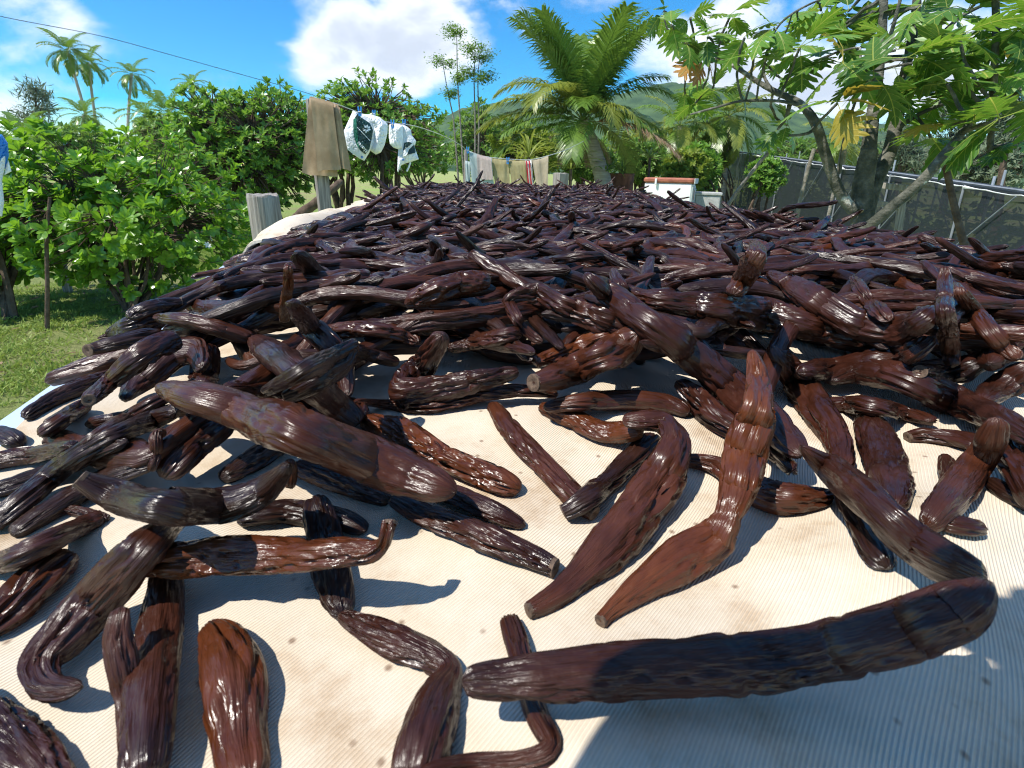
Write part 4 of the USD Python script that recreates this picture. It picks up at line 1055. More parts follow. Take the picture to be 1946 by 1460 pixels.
# bushes of the middle distance
BUSHES = [(910, 17, (845, 205, 985, 345), 31, M_BUSH, 'feathery pale green bush behind the hanging washing'),
          (990, 14, (930, 235, 1060, 345), 32, M_BUSHY, 'yellowish strappy bush between the washing and the big palm'),
          (1105, 15, (1050, 255, 1170, 350), 33, M_BUSH, 'dark leafy bush in the shade under the big palm'),
          (1215, 16, (1165, 265, 1275, 345), 34, M_BUSH, 'green bush behind the rusty drum'),
          (1300, 14, (1255, 285, 1350, 365), 35, M_BUSHY, 'low yellow green bush behind the white freezer'),
          (1345, 15, (1275, 272, 1372, 370), 36, M_LIME, 'bright green bush between the freezer and the net house'),
          (1400, 21, (1320, 250, 1392, 330), 37, M_BUSHY, 'pale bush under the small palms left of the net house'),
          (1010, 24, (900, 230, 1130, 330), 38, M_BUSH, 'wide hedge like bush far behind the big palm'),
          (1230, 26, (1130, 240, 1330, 325), 39, M_BUSHY, 'wide sunlit bush far behind the drum'),
          (330, 22, (235, 215, 420, 320), 40, M_BUSH, 'dark bush behind the gardenia shrub, below the tall palms'),
          (130, 24, (60, 235, 250, 330), 41, M_BUSH, 'bluish green bush low at the left under the tall palms'),
          (20, 20, (-80, 250, 90, 350), 42, M_BUSH, 'shady bush at the left edge behind the blue bag'),
          (800, 20, (700, 240, 880, 335), 43, M_LIME, 'bush seen through the looser tree behind the bags')]
for px, d, bx, sd, m, lab in BUSHES:
    tree_px('bush', lab, 'bush', px, d, bx, sd, m, 420, 7, .11 + .004 * d, width=.5, stems=3, sr=.04, gaps=.24, inner=.25)
tree_px('young_tree', 'small round topped tree standing in front of the left end of the net house', 'tree', 1456, 15, (1418, 292, 1494, 372), 51, M_LIME, 420, 7, .12, width=.5, stems=2, sr=.05, gaps=.15, inner=.3)

# strappy clumps (bromeliads, dracaena) under the big palm
for i, (px, py, d, m, lab) in enumerate([(1005, 300, 9.5, M_PALMY, 'yellow striped strappy plant behind the red patterned cloth'), (1150, 330, 11.5, M_PALM, 'dark strappy plant at the foot of the big palm'),
                                         (1085, 322, 10.5, M_PALMY, 'pale spiky plant above the square grey post'), (1235, 300, 13.5, M_PALMY, 'drooping yellowish palm like plant behind the rusty drum')]):
    b = on_ground(px, d); rs = np.random.RandomState(60 + i); q = thing('strappy_plant', lab, 'plant', b); hub = at(px, py, d) - b
    obj('stem', tube([(0, 0, 0), hub * .55, hub], [.04, .035, .03], 6), M_BARK_BROWN, q)
    for k in range(26):
        a = rs.rand() * 6.28; e = rs.uniform(.1, 1.3); L = rs.uniform(.45, .8); s = np.linspace(0, 1, 6); ee = e - 1.5 * s ** 1.6
        d3 = np.stack([np.cos(ee) * math.cos(a), np.cos(ee) * math.sin(a), np.sin(ee)], -1); p = hub + np.r_[np.zeros((1, 3)), np.cumsum(d3[:-1] * L / 5, 0)]
        sd = np.array([-math.sin(a), math.cos(a), 0]) * (.022 * np.sin(np.pi * (s * .9 + .08)))[:, None]
        v = np.stack([p - sd, p + [0, 0, -.006], p + sd], 1).reshape(-1, 3); f = []
        for j in range(5):
            for c in (0, 1):
                f += [(j * 3 + c, j * 3 + c + 1, j * 3 + c + 4), (j * 3 + c, j * 3 + c + 4, j * 3 + c + 3)]
        obj('leaf_blade', (v, np.array(f)), m, q)

# ================================================================= palms
pf, pt = on_ground(1168, 11.5), at(1108, 232, 11.5)
toimg = lambda dx, dy: math.atan2(0, 1)
SP = [(math.pi, .95, 2.2, 1.75, M_PALMY), (math.pi + .2, .55, 2.35, 1.35, M_PALMY), (math.pi - .1, .30, 2.3, .95, M_PALMY), (math.pi + .5, .1, 2.0, .7, M_PALM), (-.15, .85, 2.1, 1.5, M_PALM), (.15, .35, 1.9, 1.1, M_PALM),
      (-1.15, .75, 1.5, 2.3, M_PALMY), (-.7, .6, 1.8, 2.2, M_PALMY), (-2.3, .9, 2.1, 2.1, M_PALMY), (-.5, .0, 2.2, .8, M_PALMD), (3.4, -.1, 2.3, .8, M_PALM)]
for k_, a_ in enumerate((.1, .5, 1.1, 1.6, 2.1, 2.7, 3.1, -.2, 3.4, 1.4, .8, 2.4, -.7, -2.4, .3, 2.9, -1.2, -2.9)):
    SP.append((a_, 1.12 + .06 * (k_ % 4), 2.25 + .1 * (k_ % 3), .46 + .06 * (k_ % 5), M_PALM))
palm('big coconut palm with a leaning trunk and upright fan of fronds behind the washing', pf, pt, .20, .14, 1.9, 9, 71, 76, (M_PALM, M_PALM, M_PALMY), el_range=(-.1, 1.0), bole=1.6, specials=SP, ll=.33, lw=.028, hang=.65, dry=4)
FARP = [((193, 262, 48), (128, 98), 2.5, 20, 'tallest far coconut palm, its thin curved trunk leaning left'), ((196, 250, 50), (168, 122), 2.2, 17, 'second far coconut palm just right of the tallest'),
        ((243, 262, 46), (250, 142), 2.1, 16, 'far coconut palm with a separate crown above the green tree'), ((366, 250, 44), (366, 160), 1.8, 15, 'palm crown barely rising over the dense rounded tree'),
        ((285, 300, 34), (275, 222), 2.0, 16, 'shorter palm below the separate crown, behind the gardenia shrub'), ((52, 320, 30), (44, 262), 2.2, 16, 'low palm at the left with arching pale fronds'),
        ((150, 300, 36), (160, 220), 2.0, 15, 'low palm right of the leaning far trunks'), ((330, 280, 30), (318, 218), 2.4, 18, 'low palm half hidden by the dense tree'),
        ((1290, 320, 20), (1292, 240), 2.0, 22, 'small palm with yellow stalks right of the big palm'), ((1382, 320, 21), (1384, 222), 2.2, 24, 'small palm with yellow stalks in front of the hill'),
        ((1330, 330, 24), (1340, 262), 1.9, 18, 'low palm between the two yellow stalked palms'), ((1600, 330, 26), (1608, 268), 2.2, 18, 'palm seen behind the breadfruit limbs above the net house')]
for i, ((fx, fy, d), (tx, ty), L, n, lab) in enumerate(FARP):
    right = tx > 1000
    L = L if right else L * .8
    palm(lab, on_ground(fx, d), at(tx, ty, d), .11, .075, L, n, 80 + i, 30, (M_PALM, M_PALMY) if right else (M_PALM,), 'coconut palms in the background', (-.7, 1.3), 1.3, (), .24, .05, .7)

# feathery casuarinas
def casuarina(label, px, d, box_px, seed, n=420):
    x0, y0, x1, y1 = box_px; rs = np.random.RandomState(seed); b = on_ground(px, d); root = thing('casuarina_tree', label, 'tree', b, None)
    top = at((x0 + x1) / 2, y0, d); low = at((x0 + x1) / 2, y1, d); w = np.linalg.norm(at(x1, y1, d) - at(x0, y1, d)) / 2
    obj('trunk', (lambda m: (m[0] - b, m[1]))(limb(b, top, .16, .02, rs, .05, 10, 7)), M_BARK_BROWN, root, smooth=50)
    br, B, D, U = [], [], [], []
    for k in range(34):
        s = rs.uniform(.02, 1); o = low + (top - low) * s; a = rs.rand() * 6.28; ln = w * (1.15 - .75 * s) * rs.uniform(.5, 1.1)
        e = o + [math.cos(a) * ln, math.sin(a) * ln, ln * rs.uniform(.35, .9)]; br.append(limb(o, e, .035, .008, rs, .1, 5, 4))
        for j in range(n // 34 * 3):
            q = rs.uniform(.25, 1.0); p = o + (e - o) * q + rs.normal(0, .14, 3); B.append(p); D.append(rs.normal(0, .5, 3) + [math.cos(a) * .3, math.sin(a) * .3, .25 if rs.rand() < .5 else -.6]); U.append(rs.normal(0, 1, 3))
    v, f = join(br); obj('branch', (v - b, f), M_BARK_BROWN, root, kind='stuff')
    v, f = leaves(B, D, U, rs.uniform(.22, .50, len(B)), .05, LEAF4, LEAF4F); obj('foliage', (v - b, f), M_CASU, root, kind='stuff')


casuarina('wispy grey green tree with bare branches at the far left under the leaning palms', 70, 34, (15, 165, 125, 300), 91)
casuarina('feathery dark conifer at the right edge above the net house', 1925, 24, (1860, 130, 2010, 330), 92, 800)
casuarina('feathery conifer behind the lowest breadfruit leaves at right', 1810, 30, (1750, 215, 1870, 330), 93, 700)
casuarina('third feathery conifer left of the others, above the net house roof', 1720, 34, (1670, 240, 1770, 330), 94, 600)


# tall spindly trees
def spindly(label, foot_px, d, stems, seed, group):
    rs = np.random.RandomState(seed); b = on_ground(foot_px, d); root = thing('spindly_tree', label, 'tree', b, group); B, D, U = [], [], []
    for path, crowns in stems:
        p = np.vstack([b + rs.normal(0, .03, 3) * [1, 1, 0], [at(x, y, d) for x, y in path]]); c = curve(p, 20)
        obj('trunk', (lambda m: (m[0] - b, m[1]))(tube(c, np.linspace(.035, .009, 20), 6)), M_BARK_GREY, root, smooth=50)
        tw = []
        for (x, y, rpx) in crowns:
            h = at(x, y, d); R = rpx * d / FP
            for k in range(9):
                a = rs.rand() * 6.28; e = h + np.array([math.cos(a), math.sin(a), rs.uniform(-.25, .5)]) * R * rs.uniform(.5, 1.0); tw.append(limb(h, e, .008, .003, rs, .12, 4, 4))
                for j in range(55):
                    q = rs.uniform(.3, 1.05); B.append(h + (e - h) * q + rs.normal(0, .07, 3)); D.append(rs.normal(0, 1, 3) * [1, 1, .4]); U.append([0, 0, 1] + rs.normal(0, .3, 3))
        v, f = join(tw); obj('twig', (v - b, f), M_BARK_GREY, root, kind='stuff')
    v, f = leaves(B, D, U, rs.uniform(.045, .085, len(B)), .5, LEAF4, LEAF4F); obj('foliage', (v - b, f), M_BUSH, root, kind='stuff')


spindly('tallest spindly tree with a small flat tuft at its top against the cloud', 880, 14, [([(876, 250), (869, 130), (868, 66)], [(868, 64, 26), (872, 150, 8)])], 101, None)
spindly('short leaning spindly tree left of the tallest one', 868, 14.5, [([(862, 230), (850, 170), (842, 122)], [(842, 122, 24), (856, 180, 14)])], 102, None)
spindly('forked spindly tree with a wide feathery crown left of the big palm', 904, 13.5, [([(903, 240), (901, 150), (903, 95)], [(903, 92, 34), (890, 140, 20)]), ([(910, 240), (908, 150), (912, 110)], [(915, 112, 26), (918, 150, 22)])], 103, None)

# overhead wire
wp = [at(-160, -8, 14), at(0, 31, 14), at(180, 66, 13.5), at(330, 106, 13), at(470, 145, 12.6), at(560, 170, 12.4), at(640, 196, 12.2)]
obj('overhead_wire', tube(curve(wp, 40), .006, 5), tex_mat('black_wire', (.012, .012, .013), (.02, .02, .02), 5.0, .6), smooth=60, label='thin black wire crossing the sky at the upper left', cat='wire')

# ================================================================= posts, lines and washing
def plank_post(label, px, d, w_px, ytop, group, square=True, lean=0.0):
    b = on_ground(px, d); top = at(px, ytop, d); h = top[2] - b[2]; w = w_px * d / FP
    root = thing('wooden_post', label, 'post', b, group); rs = np.random.RandomState(int(px))
    n = 22
    if square:
        u = np.linspace(0, 4, n, endpoint=False); sgn = lambda t: np.clip(2 * np.abs(((t + 1.5) % 4) / 2 - 1) * 2 - 2 + 1, -1, 1)
        ang = u * np.pi / 2; q = np.maximum(np.abs(np.cos(ang)), np.abs(np.sin(ang))); ring = np.stack([np.cos(ang) / q, np.sin(ang) / q], 1) * w / 2 * .82
        c, s = math.cos(.5), math.sin(.5); ring = ring @ np.array([[c, s], [-s, c]])
    else:
        ang = np.linspace(0, 2 * np.pi, n, endpoint=False); ring = np.stack([np.cos(ang), np.sin(ang)], 1) * (w / 2 * (1 + rs.normal(0, .015, n)))[:, None]
    zs = np.r_[-.1, h * .5, h - .01, h]; V = []
    for k, z in enumerate(zs):
        sc = .96 if k == 3 else 1.0
        V.append(np.c_[ring * sc + [lean * z, 0], np.full(n, z) + (rs.normal(0, .003, n) if k >= 2 else 0)])
    V = np.vstack(V + [[[lean * h, 0, h - .002]]]); F = []
    for k in range(3):
        for j in range(n):
            a, b2 = k * n + j, k * n + (j + 1) % n; F += [(a, b2, b2 + n), (a, b2 + n, a + n)]
    F += [(3 * n + j, 3 * n + (j + 1) % n, 4 * n) for j in range(n)]
    obj('post_shaft', (V, np.array(F)), M_WOODGREY, root)
    return root, b, top


plank_post('short weathered grey post with an open top behind the frayed cloth edge', 506, 2.3, 50, 370, None, False, -.03)
plank_post('tall grey post half covered by the hanging brown towel', 617, 4.3, 26, 190, None, True, -.03)
plank_post('square grey post right of the hanging washing, in front of the big palm', 1066, 5.2, 27, 329, None, True)
plank_post('pale slim pole at the left end of the far washing line', 886, 7.6, 7, 285, None, False)
pr, pb, ptop = plank_post('weathered pointed post top rising out of the gardenia shrub at the left', 77, 5.2, 11, 300, None, False)
obj('post_tip', (lambda m: (m[0] - pb, m[1]))(cyl(ptop, ptop + [.0, 0, .07], .028, .004, 10)), M_WOODGREY, pr)


def fabric(name, c0, c1, scale=14.0, extra=None, rough=.9, trans=.12):
    n = {'g': ('geometry', {}), 'n': ('noise_texture', {'scale': scale, 'detail': 6.0, 'roughness': .65}), 'r': ('rgb_ramp', {'ramp': [(.35, c0), (.65, c1)]}),
         'f': ('noise_texture', {'scale': 420.0, 'detail': 2.0}), 'b': ('bump', {'strength': .5, 'distance': .002}), 'p': ('principled_bsdf', {'roughness': rough, 'specular_ior_level': .2}), 't': ('translucent_bsdf', {}), 'm': ('mix_closure', {'fac': trans})}
    l = [('g.position', 'n.vector'), ('n.fac', 'r.fac'), ('r.color', 'p.base_color'), ('r.color', 't.color'), ('g.position', 'f.vector'), ('f.fac', 'b.height'), ('b.normal', 'p.normal'), ('p.BSDF', 'm.closure1'), ('t.BSDF', 'm.closure2')]
    return mat(name, n, l, 'm.closure')


M_TOWEL = fabric('brown_towel', (.34, .235, .135), (.48, .35, .22), 9.0)
M_BLUEGREY = fabric('blue_grey_cloth', (.42, .50, .50), (.50, .58, .57))
M_PINK = fabric('faded_pink_cloth', (.46, .36, .33), (.56, .46, .42), 30.0)
M_KHAKI = fabric('khaki_cloth', (.30, .25, .12), (.42, .36, .20), 8.0)
M_BEIGE = fabric('beige_cloth', (.38, .31, .22), (.47, .40, .29), 12.0)
M_WHITEC = fabric('white_cloth', (.70, .66, .62), (.78, .75, .70), 12.0)
M_RED = fabric('red_pattern', (.36, .02, .03), (.50, .04, .05), 12.0)
M_LINE = tex_mat('pale_cord', (.5, .5, .48), (.6, .6, .58), 5.0, .7)
M_PEG = tex_mat('blue_peg_plastic', (.02, .20, .55), (.04, .28, .65), 5.0, .35)


def hang(front_px, d, seed, wave=.02, back=.9, thick=.004, sag=0.0, nx=28, nz=30, freq=5.5):
    """cloth hung over a line: the four corners of its front flap in pixels (top left, top right, bottom right, bottom left) -> v, f closed sheet over the line"""
    tl, tr, br, bl = [at(x, y, d) for x, y in front_px]; rs = np.random.RandomState(seed)
    u = np.linspace(0, 1, nx); out = []
    nrm = unit(np.cross(tr - tl, [0, 0, 1.0])); nrm = nrm if nrm @ (EYE - tl) > 0 else -nrm
    rows = []
    for t in np.r_[np.linspace(back, 0, nz // 2), np.linspace(0, 1, nz)[1:]]:
        rows.append(t)
    nb = nz // 2
    V = []
    for k, t in enumerate(rows):
        side = -1 if k < nb - 1 else 1
        P = (tl + (tr - tl) * u[:, None]) * (1 - t) + (bl + (br - bl) * u[:, None]) * t
        w = wave * (t ** .6) * (noise(np.stack([u * freq + seed, 0 * u + t * .8 + side, 0 * u], -1), seed) - .5) * 2
        fine = .25 * wave * (noise(np.stack([u * freq * 3 + seed, 0 * u + t * 3, 0 * u], -1), seed + 1) - .5)
        off = side * (.012 * min(1, t * 8) + .01 * t) + (w + fine)
        P = P + nrm * off[:, None] - np.array([0, 0, 1.0]) * (sag * np.sin(np.pi * u) * (1 - t) + .012 * t * (noise(np.stack([u * 4, 0 * u, 0 * u + seed], -1), seed + 2) - .5))[:, None]
        V.append(P)
    V = np.array(V); m, n = V.shape[:2]
    top = V.reshape(-1, 3); dn = np.cross(np.gradient(V, axis=1), np.gradient(V, axis=0)); dn = normed(dn).reshape(-1, 3); bot = top - dn * thick
    i, j = np.meshgrid(np.arange(m - 1), np.arange(n - 1), indexing='ij'); q = np.stack([i * n + j, i * n + j + 1, (i + 1) * n + j + 1, (i + 1) * n + j], -1).reshape(-1, 4)
    f = np.vstack([q[:, [0, 1, 2]], q[:, [0, 2, 3]]]); N0 = m * n
    rim = np.r_[np.arange(n), np.arange(1, m) * n + n - 1, (m - 1) * n + np.arange(n - 2, -1, -1), np.arange(m - 2, 0, -1) * n]; a, b = rim, np.roll(rim, -1)
    return np.vstack([top, bot]), np.vstack([f, f[:, ::-1] + N0, np.stack([a, b, b + N0], 1), np.stack([a, b + N0, a + N0], 1)])


# near line: from the tall post to the far line's left pole, passing the towel and the two bags
d1 = 4.2
near_line = [at(-60, 236, 4.0), at(588, 184, d1), at(640, 198, d1 + .05), at(672, 210, 4.7), at(740, 233, 4.9), at(790, 240, 5.1), at(886, 285, 7.6)]
obj('washing_line', tube(curve(near_line[1:], 40), .0035, 5), M_LINE, smooth=60, label='pale cord carrying the brown towel and the two white bags', cat='washing line')
tw = thing('brown_towel', 'folded brown towel hanging over the tall grey post', 'towel', at(610, 190, d1))
o = at(610, 190, d1)
for nm, px, dd_, sd, wv in (('back_fold', [(588, 185), (643, 200), (641, 338), (574, 330)], d1 + .03, 5, .025), ('front_fold', [(590, 184), (632, 196), (648, 322), (604, 326)], d1 - .03, 6, .008), ('side_fold', [(628, 195), (645, 206), (667, 325), (640, 318)], d1, 8, .02)):
    v, f = hang(px, dd_, sd, wv * 1.6, .8, .008, freq=1.9); obj(nm, (v - o, f), M_TOWEL, tw, smooth=50)

# far line
d2 = 7.5
FL = [(889, 287), (930, 299), (975, 303), (1000, 304), (1042, 296)]
fl = [at(886, 285, d2 + .1)] + [at(x, y, d2) for x, y in FL] + [at(1090, 278, 9.0), at(1118, 262, 11.2)]
obj('washing_line', tube(curve(fl, 60), .004, 5), M_LINE, smooth=60, label='pale cord from the slim pole to the big palm carrying five cloths', cat='washing line')
WASH = [('hanging_cloth', 'pale blue grey cloth with a faded pink panel, leftmost on the far line', [(891, 287), (934, 300), (940, 366), (898, 360)], M_BLUEGREY, 3),
        ('hanging_cloth', 'wide khaki cloth left of the blue peg on the far line', [(934, 300), (967, 304), (970, 368), (943, 368)], M_KHAKI, 4),
        ('hanging_cloth', 'khaki cloth with brown stains right of the blue peg on the far line', [(967, 304), (998, 305), (1004, 368), (974, 368)], M_KHAKI, 5),
        ('hanging_cloth', 'narrow white cloth with red patterned stripes on the far line', [(998, 305), (1010, 304), (1015, 362), (1006, 366)], M_WHITEC, 6),
        ('hanging_cloth', 'plain beige cloth at the right end of the far line', [(1011, 304), (1042, 296), (1041, 366), (1022, 368)], M_BEIGE, 7)]
for nm, lab, px, m, sd in WASH:
    c = at(*px[0], d2); root = thing(nm, lab, 'cloth', c)
    v, f = hang(px, d2, sd, .03, .6, sag=.012, freq=3.2); obj('cloth_sheet', (v - c, f), m, root, smooth=50)
    if m is M_BLUEGREY:
        v, f = hang([(906, 293), (933, 300.5), (937, 342), (908, 341)], d2 - .035, sd, .012, .02); obj('pink_panel', (v - c, f), M_PINK, root, smooth=50)
    if m is M_WHITEC:
        for a, b in ((999.2, .25), (1004.5, .18)):
            v, f = hang([(a, 306), (a + 2.4, 306), (a + 7.6, 362), (a + 5.4, 362)], d2 - .03, sd, .01, .02); obj('red_stripe', (v - c, f), M_RED, root, smooth=50)
    if nm and sd == 3:
        v, f = hang([(884, 306), (893, 308), (894, 348), (885, 346)], d2 + .05, 9, .02, .3); obj('back_corner', (v - c, f), M_BLUEGREY, root, smooth=50)


def peg(px, py, d, label, s=1.0):
    p = at(px, py, d); root = thing('clothes_peg', label, 'clothes peg', p, None)
    for sg in (-1, 1):
        m = box(.011 * s, .009 * s, .075 * s, (0, 0, 0), .002); m.apply_transform(trimesh.transformations.rotation_matrix(sg * .10, (0, 1, 0))); m.apply_translation((sg * .009 * s, 0, .004))
        obj('jaw', m, M_PEG, root)
    obj('spring', cyl((-.012 * s, -.006, .0), (.012 * s, -.006, 0), .006 * s, sides=8), tex_mat('peg_spring', (.4, .4, .4), (.5, .5, .5), 9.0, .3, metallic=1.0) if not stage.GetPrimAtPath('/World/Looks/peg_spring') else '/World/Looks/peg_spring', root)


peg(684, 213, 4.66, 'blue peg at the top left of the larger white bag'); peg(711, 217, 4.8, 'small blue peg at the middle of the larger white bag', .8)
peg(746, 237, 4.86, 'blue peg at the left corner of the smaller white bag'); peg(768, 236, 4.96, 'blue peg at the right shoulder of the smaller white bag')
peg(965, 306, d2 - .03, 'blue peg clipped between the two khaki cloths', 1.3); peg(889, 286, d2 - .03, 'dark blue peg at the left end of the far line', 1.2)

# plastic bags: outlines in pixels, puffed out
from shapely.geometry import Polygon, Point
from scipy.spatial import Delaunay
M_BAG = tex_mat('white_bag_film', (.72, .74, .76), (.84, .85, .86), 30.0, .32, .5, .5, 60.0, dist=.01)
M_BAGG = tex_mat('bag_dark_green_print', (.008, .030, .034), (.014, .060, .052), 8.0, .30, .5, .4, 60.0, dist=.008)
M_BAGT = tex_mat('bag_green_print', (.020, .14, .085), (.030, .18, .11), 8.0, .30)
M_BAGB = tex_mat('bag_blue_film', (.015, .16, .50), (.03, .22, .62), 8.0, .3)
M_PRINT = tex_mat('bag_white_print', (.72, .78, .80), (.80, .85, .87), 8.0, .4)
M_PRINTB = tex_mat('bag_blue_mark', (.16, .30, .65), (.22, .38, .72), 8.0, .4)


def puff_height(poly, bulge, seed, crease=.22):
    def h(x, y):
        dd = np.array([poly.exterior.distance(Point(a, b)) if poly.contains(Point(a, b)) else 0.0 for a, b in zip(np.ravel(x), np.ravel(y))])
        n = noise(np.stack([np.ravel(x) * .12 + seed, np.ravel(y) * .05, 0 * dd], -1), seed); n2 = noise(np.stack([np.ravel(x) * .3 + np.ravel(y) * .2, np.ravel(y) * .15 - np.ravel(x) * .1, 0 * dd + seed], -1), seed + 1)
        return bulge * (np.sqrt(np.clip(dd / 16.0, 0, 1)) + crease * (n - .5) * np.clip(dd / 3, 0, 1) - .12 * np.exp(-((n2 - .5) / .05) ** 2) * np.clip(dd / 2, 0, 1))
    return h


def to3(x, y, off, d):
    P = np.array([at(a, b, d) for a, b in zip(x, y)]); back = normed(P - EYE); back[:, 2] = 0
    return P - normed(back) * np.asarray(off)[:, None]


def puff(px, d, bulge, seed, o, step=1.05, flat_back=False):
    poly = Polygon(px).buffer(.01); hf = puff_height(poly, bulge, seed)
    x0, y0, x1, y1 = poly.bounds; gx_, gy_ = np.meshgrid(np.arange(x0, x1, step), np.arange(y0, y1, step)); ins = np.array([poly.buffer(-.6).contains(Point(a, b)) for a, b in zip(gx_.ravel(), gy_.ravel())])
    rim = [poly.exterior.interpolate(t) for t in np.arange(0, poly.exterior.length, step)]
    pts = np.vstack([np.c_[gx_.ravel(), gy_.ravel()][ins], [(p.x, p.y) for p in rim]])
    tri = Delaunay(pts).simplices; cen = pts[tri].mean(1); tri = tri[[poly.contains(Point(a, b)) for a, b in cen]]
    hh = hf(pts[:, 0], pts[:, 1]); nr = len(rim); hh[-nr:] = 0
    A = to3(pts[:, 0], pts[:, 1], hh, d) - o; B = to3(pts[:, 0], pts[:, 1], -hh * .6 - .001, d) - o
    n = len(pts)
    return (np.vstack([A, B]), np.vstack([tri, tri[:, ::-1] + n])), hf


def patch(px, d, hf, o, off=.004, step=.9):
    poly = Polygon(px).buffer(0); x0, y0, x1, y1 = poly.bounds; gx_, gy_ = np.meshgrid(np.arange(x0, x1, step), np.arange(y0, y1, step)); ins = np.array([poly.buffer(-.3).contains(Point(a, b)) for a, b in zip(gx_.ravel(), gy_.ravel())])
    rim = [poly.exterior.interpolate(t) for t in np.arange(0, poly.exterior.length, step * .6)]
    pts = np.vstack([np.c_[gx_.ravel(), gy_.ravel()][ins], [(p.x, p.y) for p in rim]]); tri = Delaunay(pts).simplices; cen = pts[tri].mean(1); tri = tri[[poly.contains(Point(a, b)) for a, b in cen]]
    return to3(pts[:, 0], pts[:, 1], hf(pts[:, 0], pts[:, 1]) + off, d) - o, tri


db = 4.75; o = at(690, 250, db)
bag = thing('plastic_bag', 'larger white plastic bag with a dark green flower print, pegged on the near line', 'plastic bag', o)
(m, hf) = puff([(671, 210), (680, 215), (692, 220), (704, 230), (712, 248), (709, 275), (701, 292), (692, 306), (684, 302), (672, 294), (660, 284), (653, 262), (653, 250), (662, 230)], db, .055, 3, o)
obj('bag_body', m, M_BAG, bag, smooth=60)
(m2, hf2) = puff([(686, 217), (706, 218), (722, 223), (737, 236), (736, 254), (731, 276), (724, 290), (714, 294), (703, 286), (706, 262), (706, 244), (697, 230)], db + .03, .075, 4, o)
obj('bag_side', m2, M_BAG, bag, smooth=60)
pan = [(680.5, 215.5), (686, 224), (694, 229), (703, 235), (709.5, 248), (706, 266), (702, 284), (694.5, 294), (684, 286), (677, 274), (673, 262), (671, 240), (674, 225)]
obj('green_print', patch(pan, db, hf, o, .006), M_BAGG, bag)
obj('green_band', patch([(671.5, 228), (677, 224), (679, 250), (680, 268), (684, 285), (678, 277), (674, 264), (671, 244)], db, hf, o, .009), M_BAGT, bag)
for k in range(7):
    a = -2.2 + k * .80; c, s = math.cos(a), math.sin(a); L = 8.5 if k not in (4,) else 6
    obj('petal', patch([(697 + c * 1.2, 246 + s * 1.2), (697 + c * L * .6 - s * 2.0, 246 + s * L * .6 + c * 2.0), (697 + c * L, 246 + s * L), (697 + c * L * .6 + s * 2.0, 246 + s * L * .6 - c * 2.0)], db, hf, o, .010, .8), M_PRINT, bag)
obj('print_line', patch([(678, 243), (679, 242.4), (704, 268.2), (703.4, 269.2)], db, hf, o, .010, .8), M_PRINT, bag)
tm = meshkit.text_mesh('tiare', 6.0, .5, True); tm = trimesh.Trimesh(tm.vertices, tm.faces); tmw = tm.bounds[1][0]
ex = unit([-17.5, -18.5]); ey = np.array([ex[1], -ex[0]]); p0 = np.array([698.5, 288.5])
tv2 = np.array(tm.vertices); q = p0 + np.outer(tv2[:, 0] * (25.5 / tmw), ex) + np.outer(tv2[:, 1] - 1.2, ey)
obj('print_word', (to3(q[:, 0], q[:, 1], hf(q[:, 0], q[:, 1]) + .010 + tv2[:, 2] * .004, db) - o, np.array(tm.faces)), M_PRINT, bag)
obj('blue_mark', patch([(688 + 2.6 * math.cos(a), 299 + 2.6 * math.sin(a)) for a in np.arange(10) * .628], db, hf, o, .004, 1.0), M_PRINTB, bag)

db2 = 4.95; o = at(770, 270, db2)
bag2 = thing('plastic_bag', 'smaller crumpled white plastic bag hanging right of the larger one', 'plastic bag', o)
(m, hf) = puff([(739, 238), (745, 234), (766, 238), (767, 262), (765, 281), (757, 284), (748, 281), (741, 274), (739, 262)], db2 - .02, .05, 6, o); obj('bag_side', m, M_BAG, bag2, smooth=60)
(m, hf3) = puff([(765, 237), (774, 241), (781, 247), (782, 256), (791, 268), (788, 278), (790, 286), (796, 303), (784, 307), (770, 311), (762, 315), (757, 328), (755, 326), (756, 300), (757, 282), (764, 262)], db2, .04, 7, o); obj('bag_body', m, M_BAG, bag2, smooth=60)
obj('green_print', patch([(768, 272), (776, 270), (787, 274), (790, 288), (789, 291), (776, 294), (768, 296), (766, 284)], db2, hf3, o, .007), M_BAGG, bag2)
obj('white_fold', patch([(767, 287), (788, 269), (790, 272), (777, 285), (773, 296), (766, 298)], db2, hf3, o, .013), M_BAG, bag2)
obj('blue_mark', patch([(766 + 2.8 * math.cos(a), 304 + 2.2 * math.sin(a)) for a in np.arange(10) * .628], db2, hf3, o, .005, 1.0), M_PRINTB, bag2)
obj('strap', (lambda mm: (mm[0] - o, mm[1]))(tube([at(780, 308, db2), at(777, 318, db2), at(773, 326, db2)], .008, 6)), M_BAG, bag2)
db3 = 3.4; o = at(2, 300, db3)
bag3 = thing('plastic_bag', 'blue topped white plastic bag hanging at the left picture edge', 'plastic bag', o)
(m, hf) = puff([(-40, 250), (4, 256), (15, 272), (17, 296), (10, 322), (-40, 318)], db3, .06, 8, o); obj('blue_film', m, M_BAGB, bag3, smooth=60)
(m, hf) = puff([(-40, 296), (2, 292), (11, 297), (9, 318), (4, 345), (8, 384), (4, 412), (-8, 410), (-6, 370), (-40, 360)], db3 - .03, .035, 9, o); obj('white_film', m, M_BAG, bag3, smooth=60)
(m, hf) = puff([(12, 312), (16, 305), (22, 326), (8, 333)], db3 - .02, .01, 10, o, 1.0); obj('handle', m, M_BAG, bag3, smooth=60)

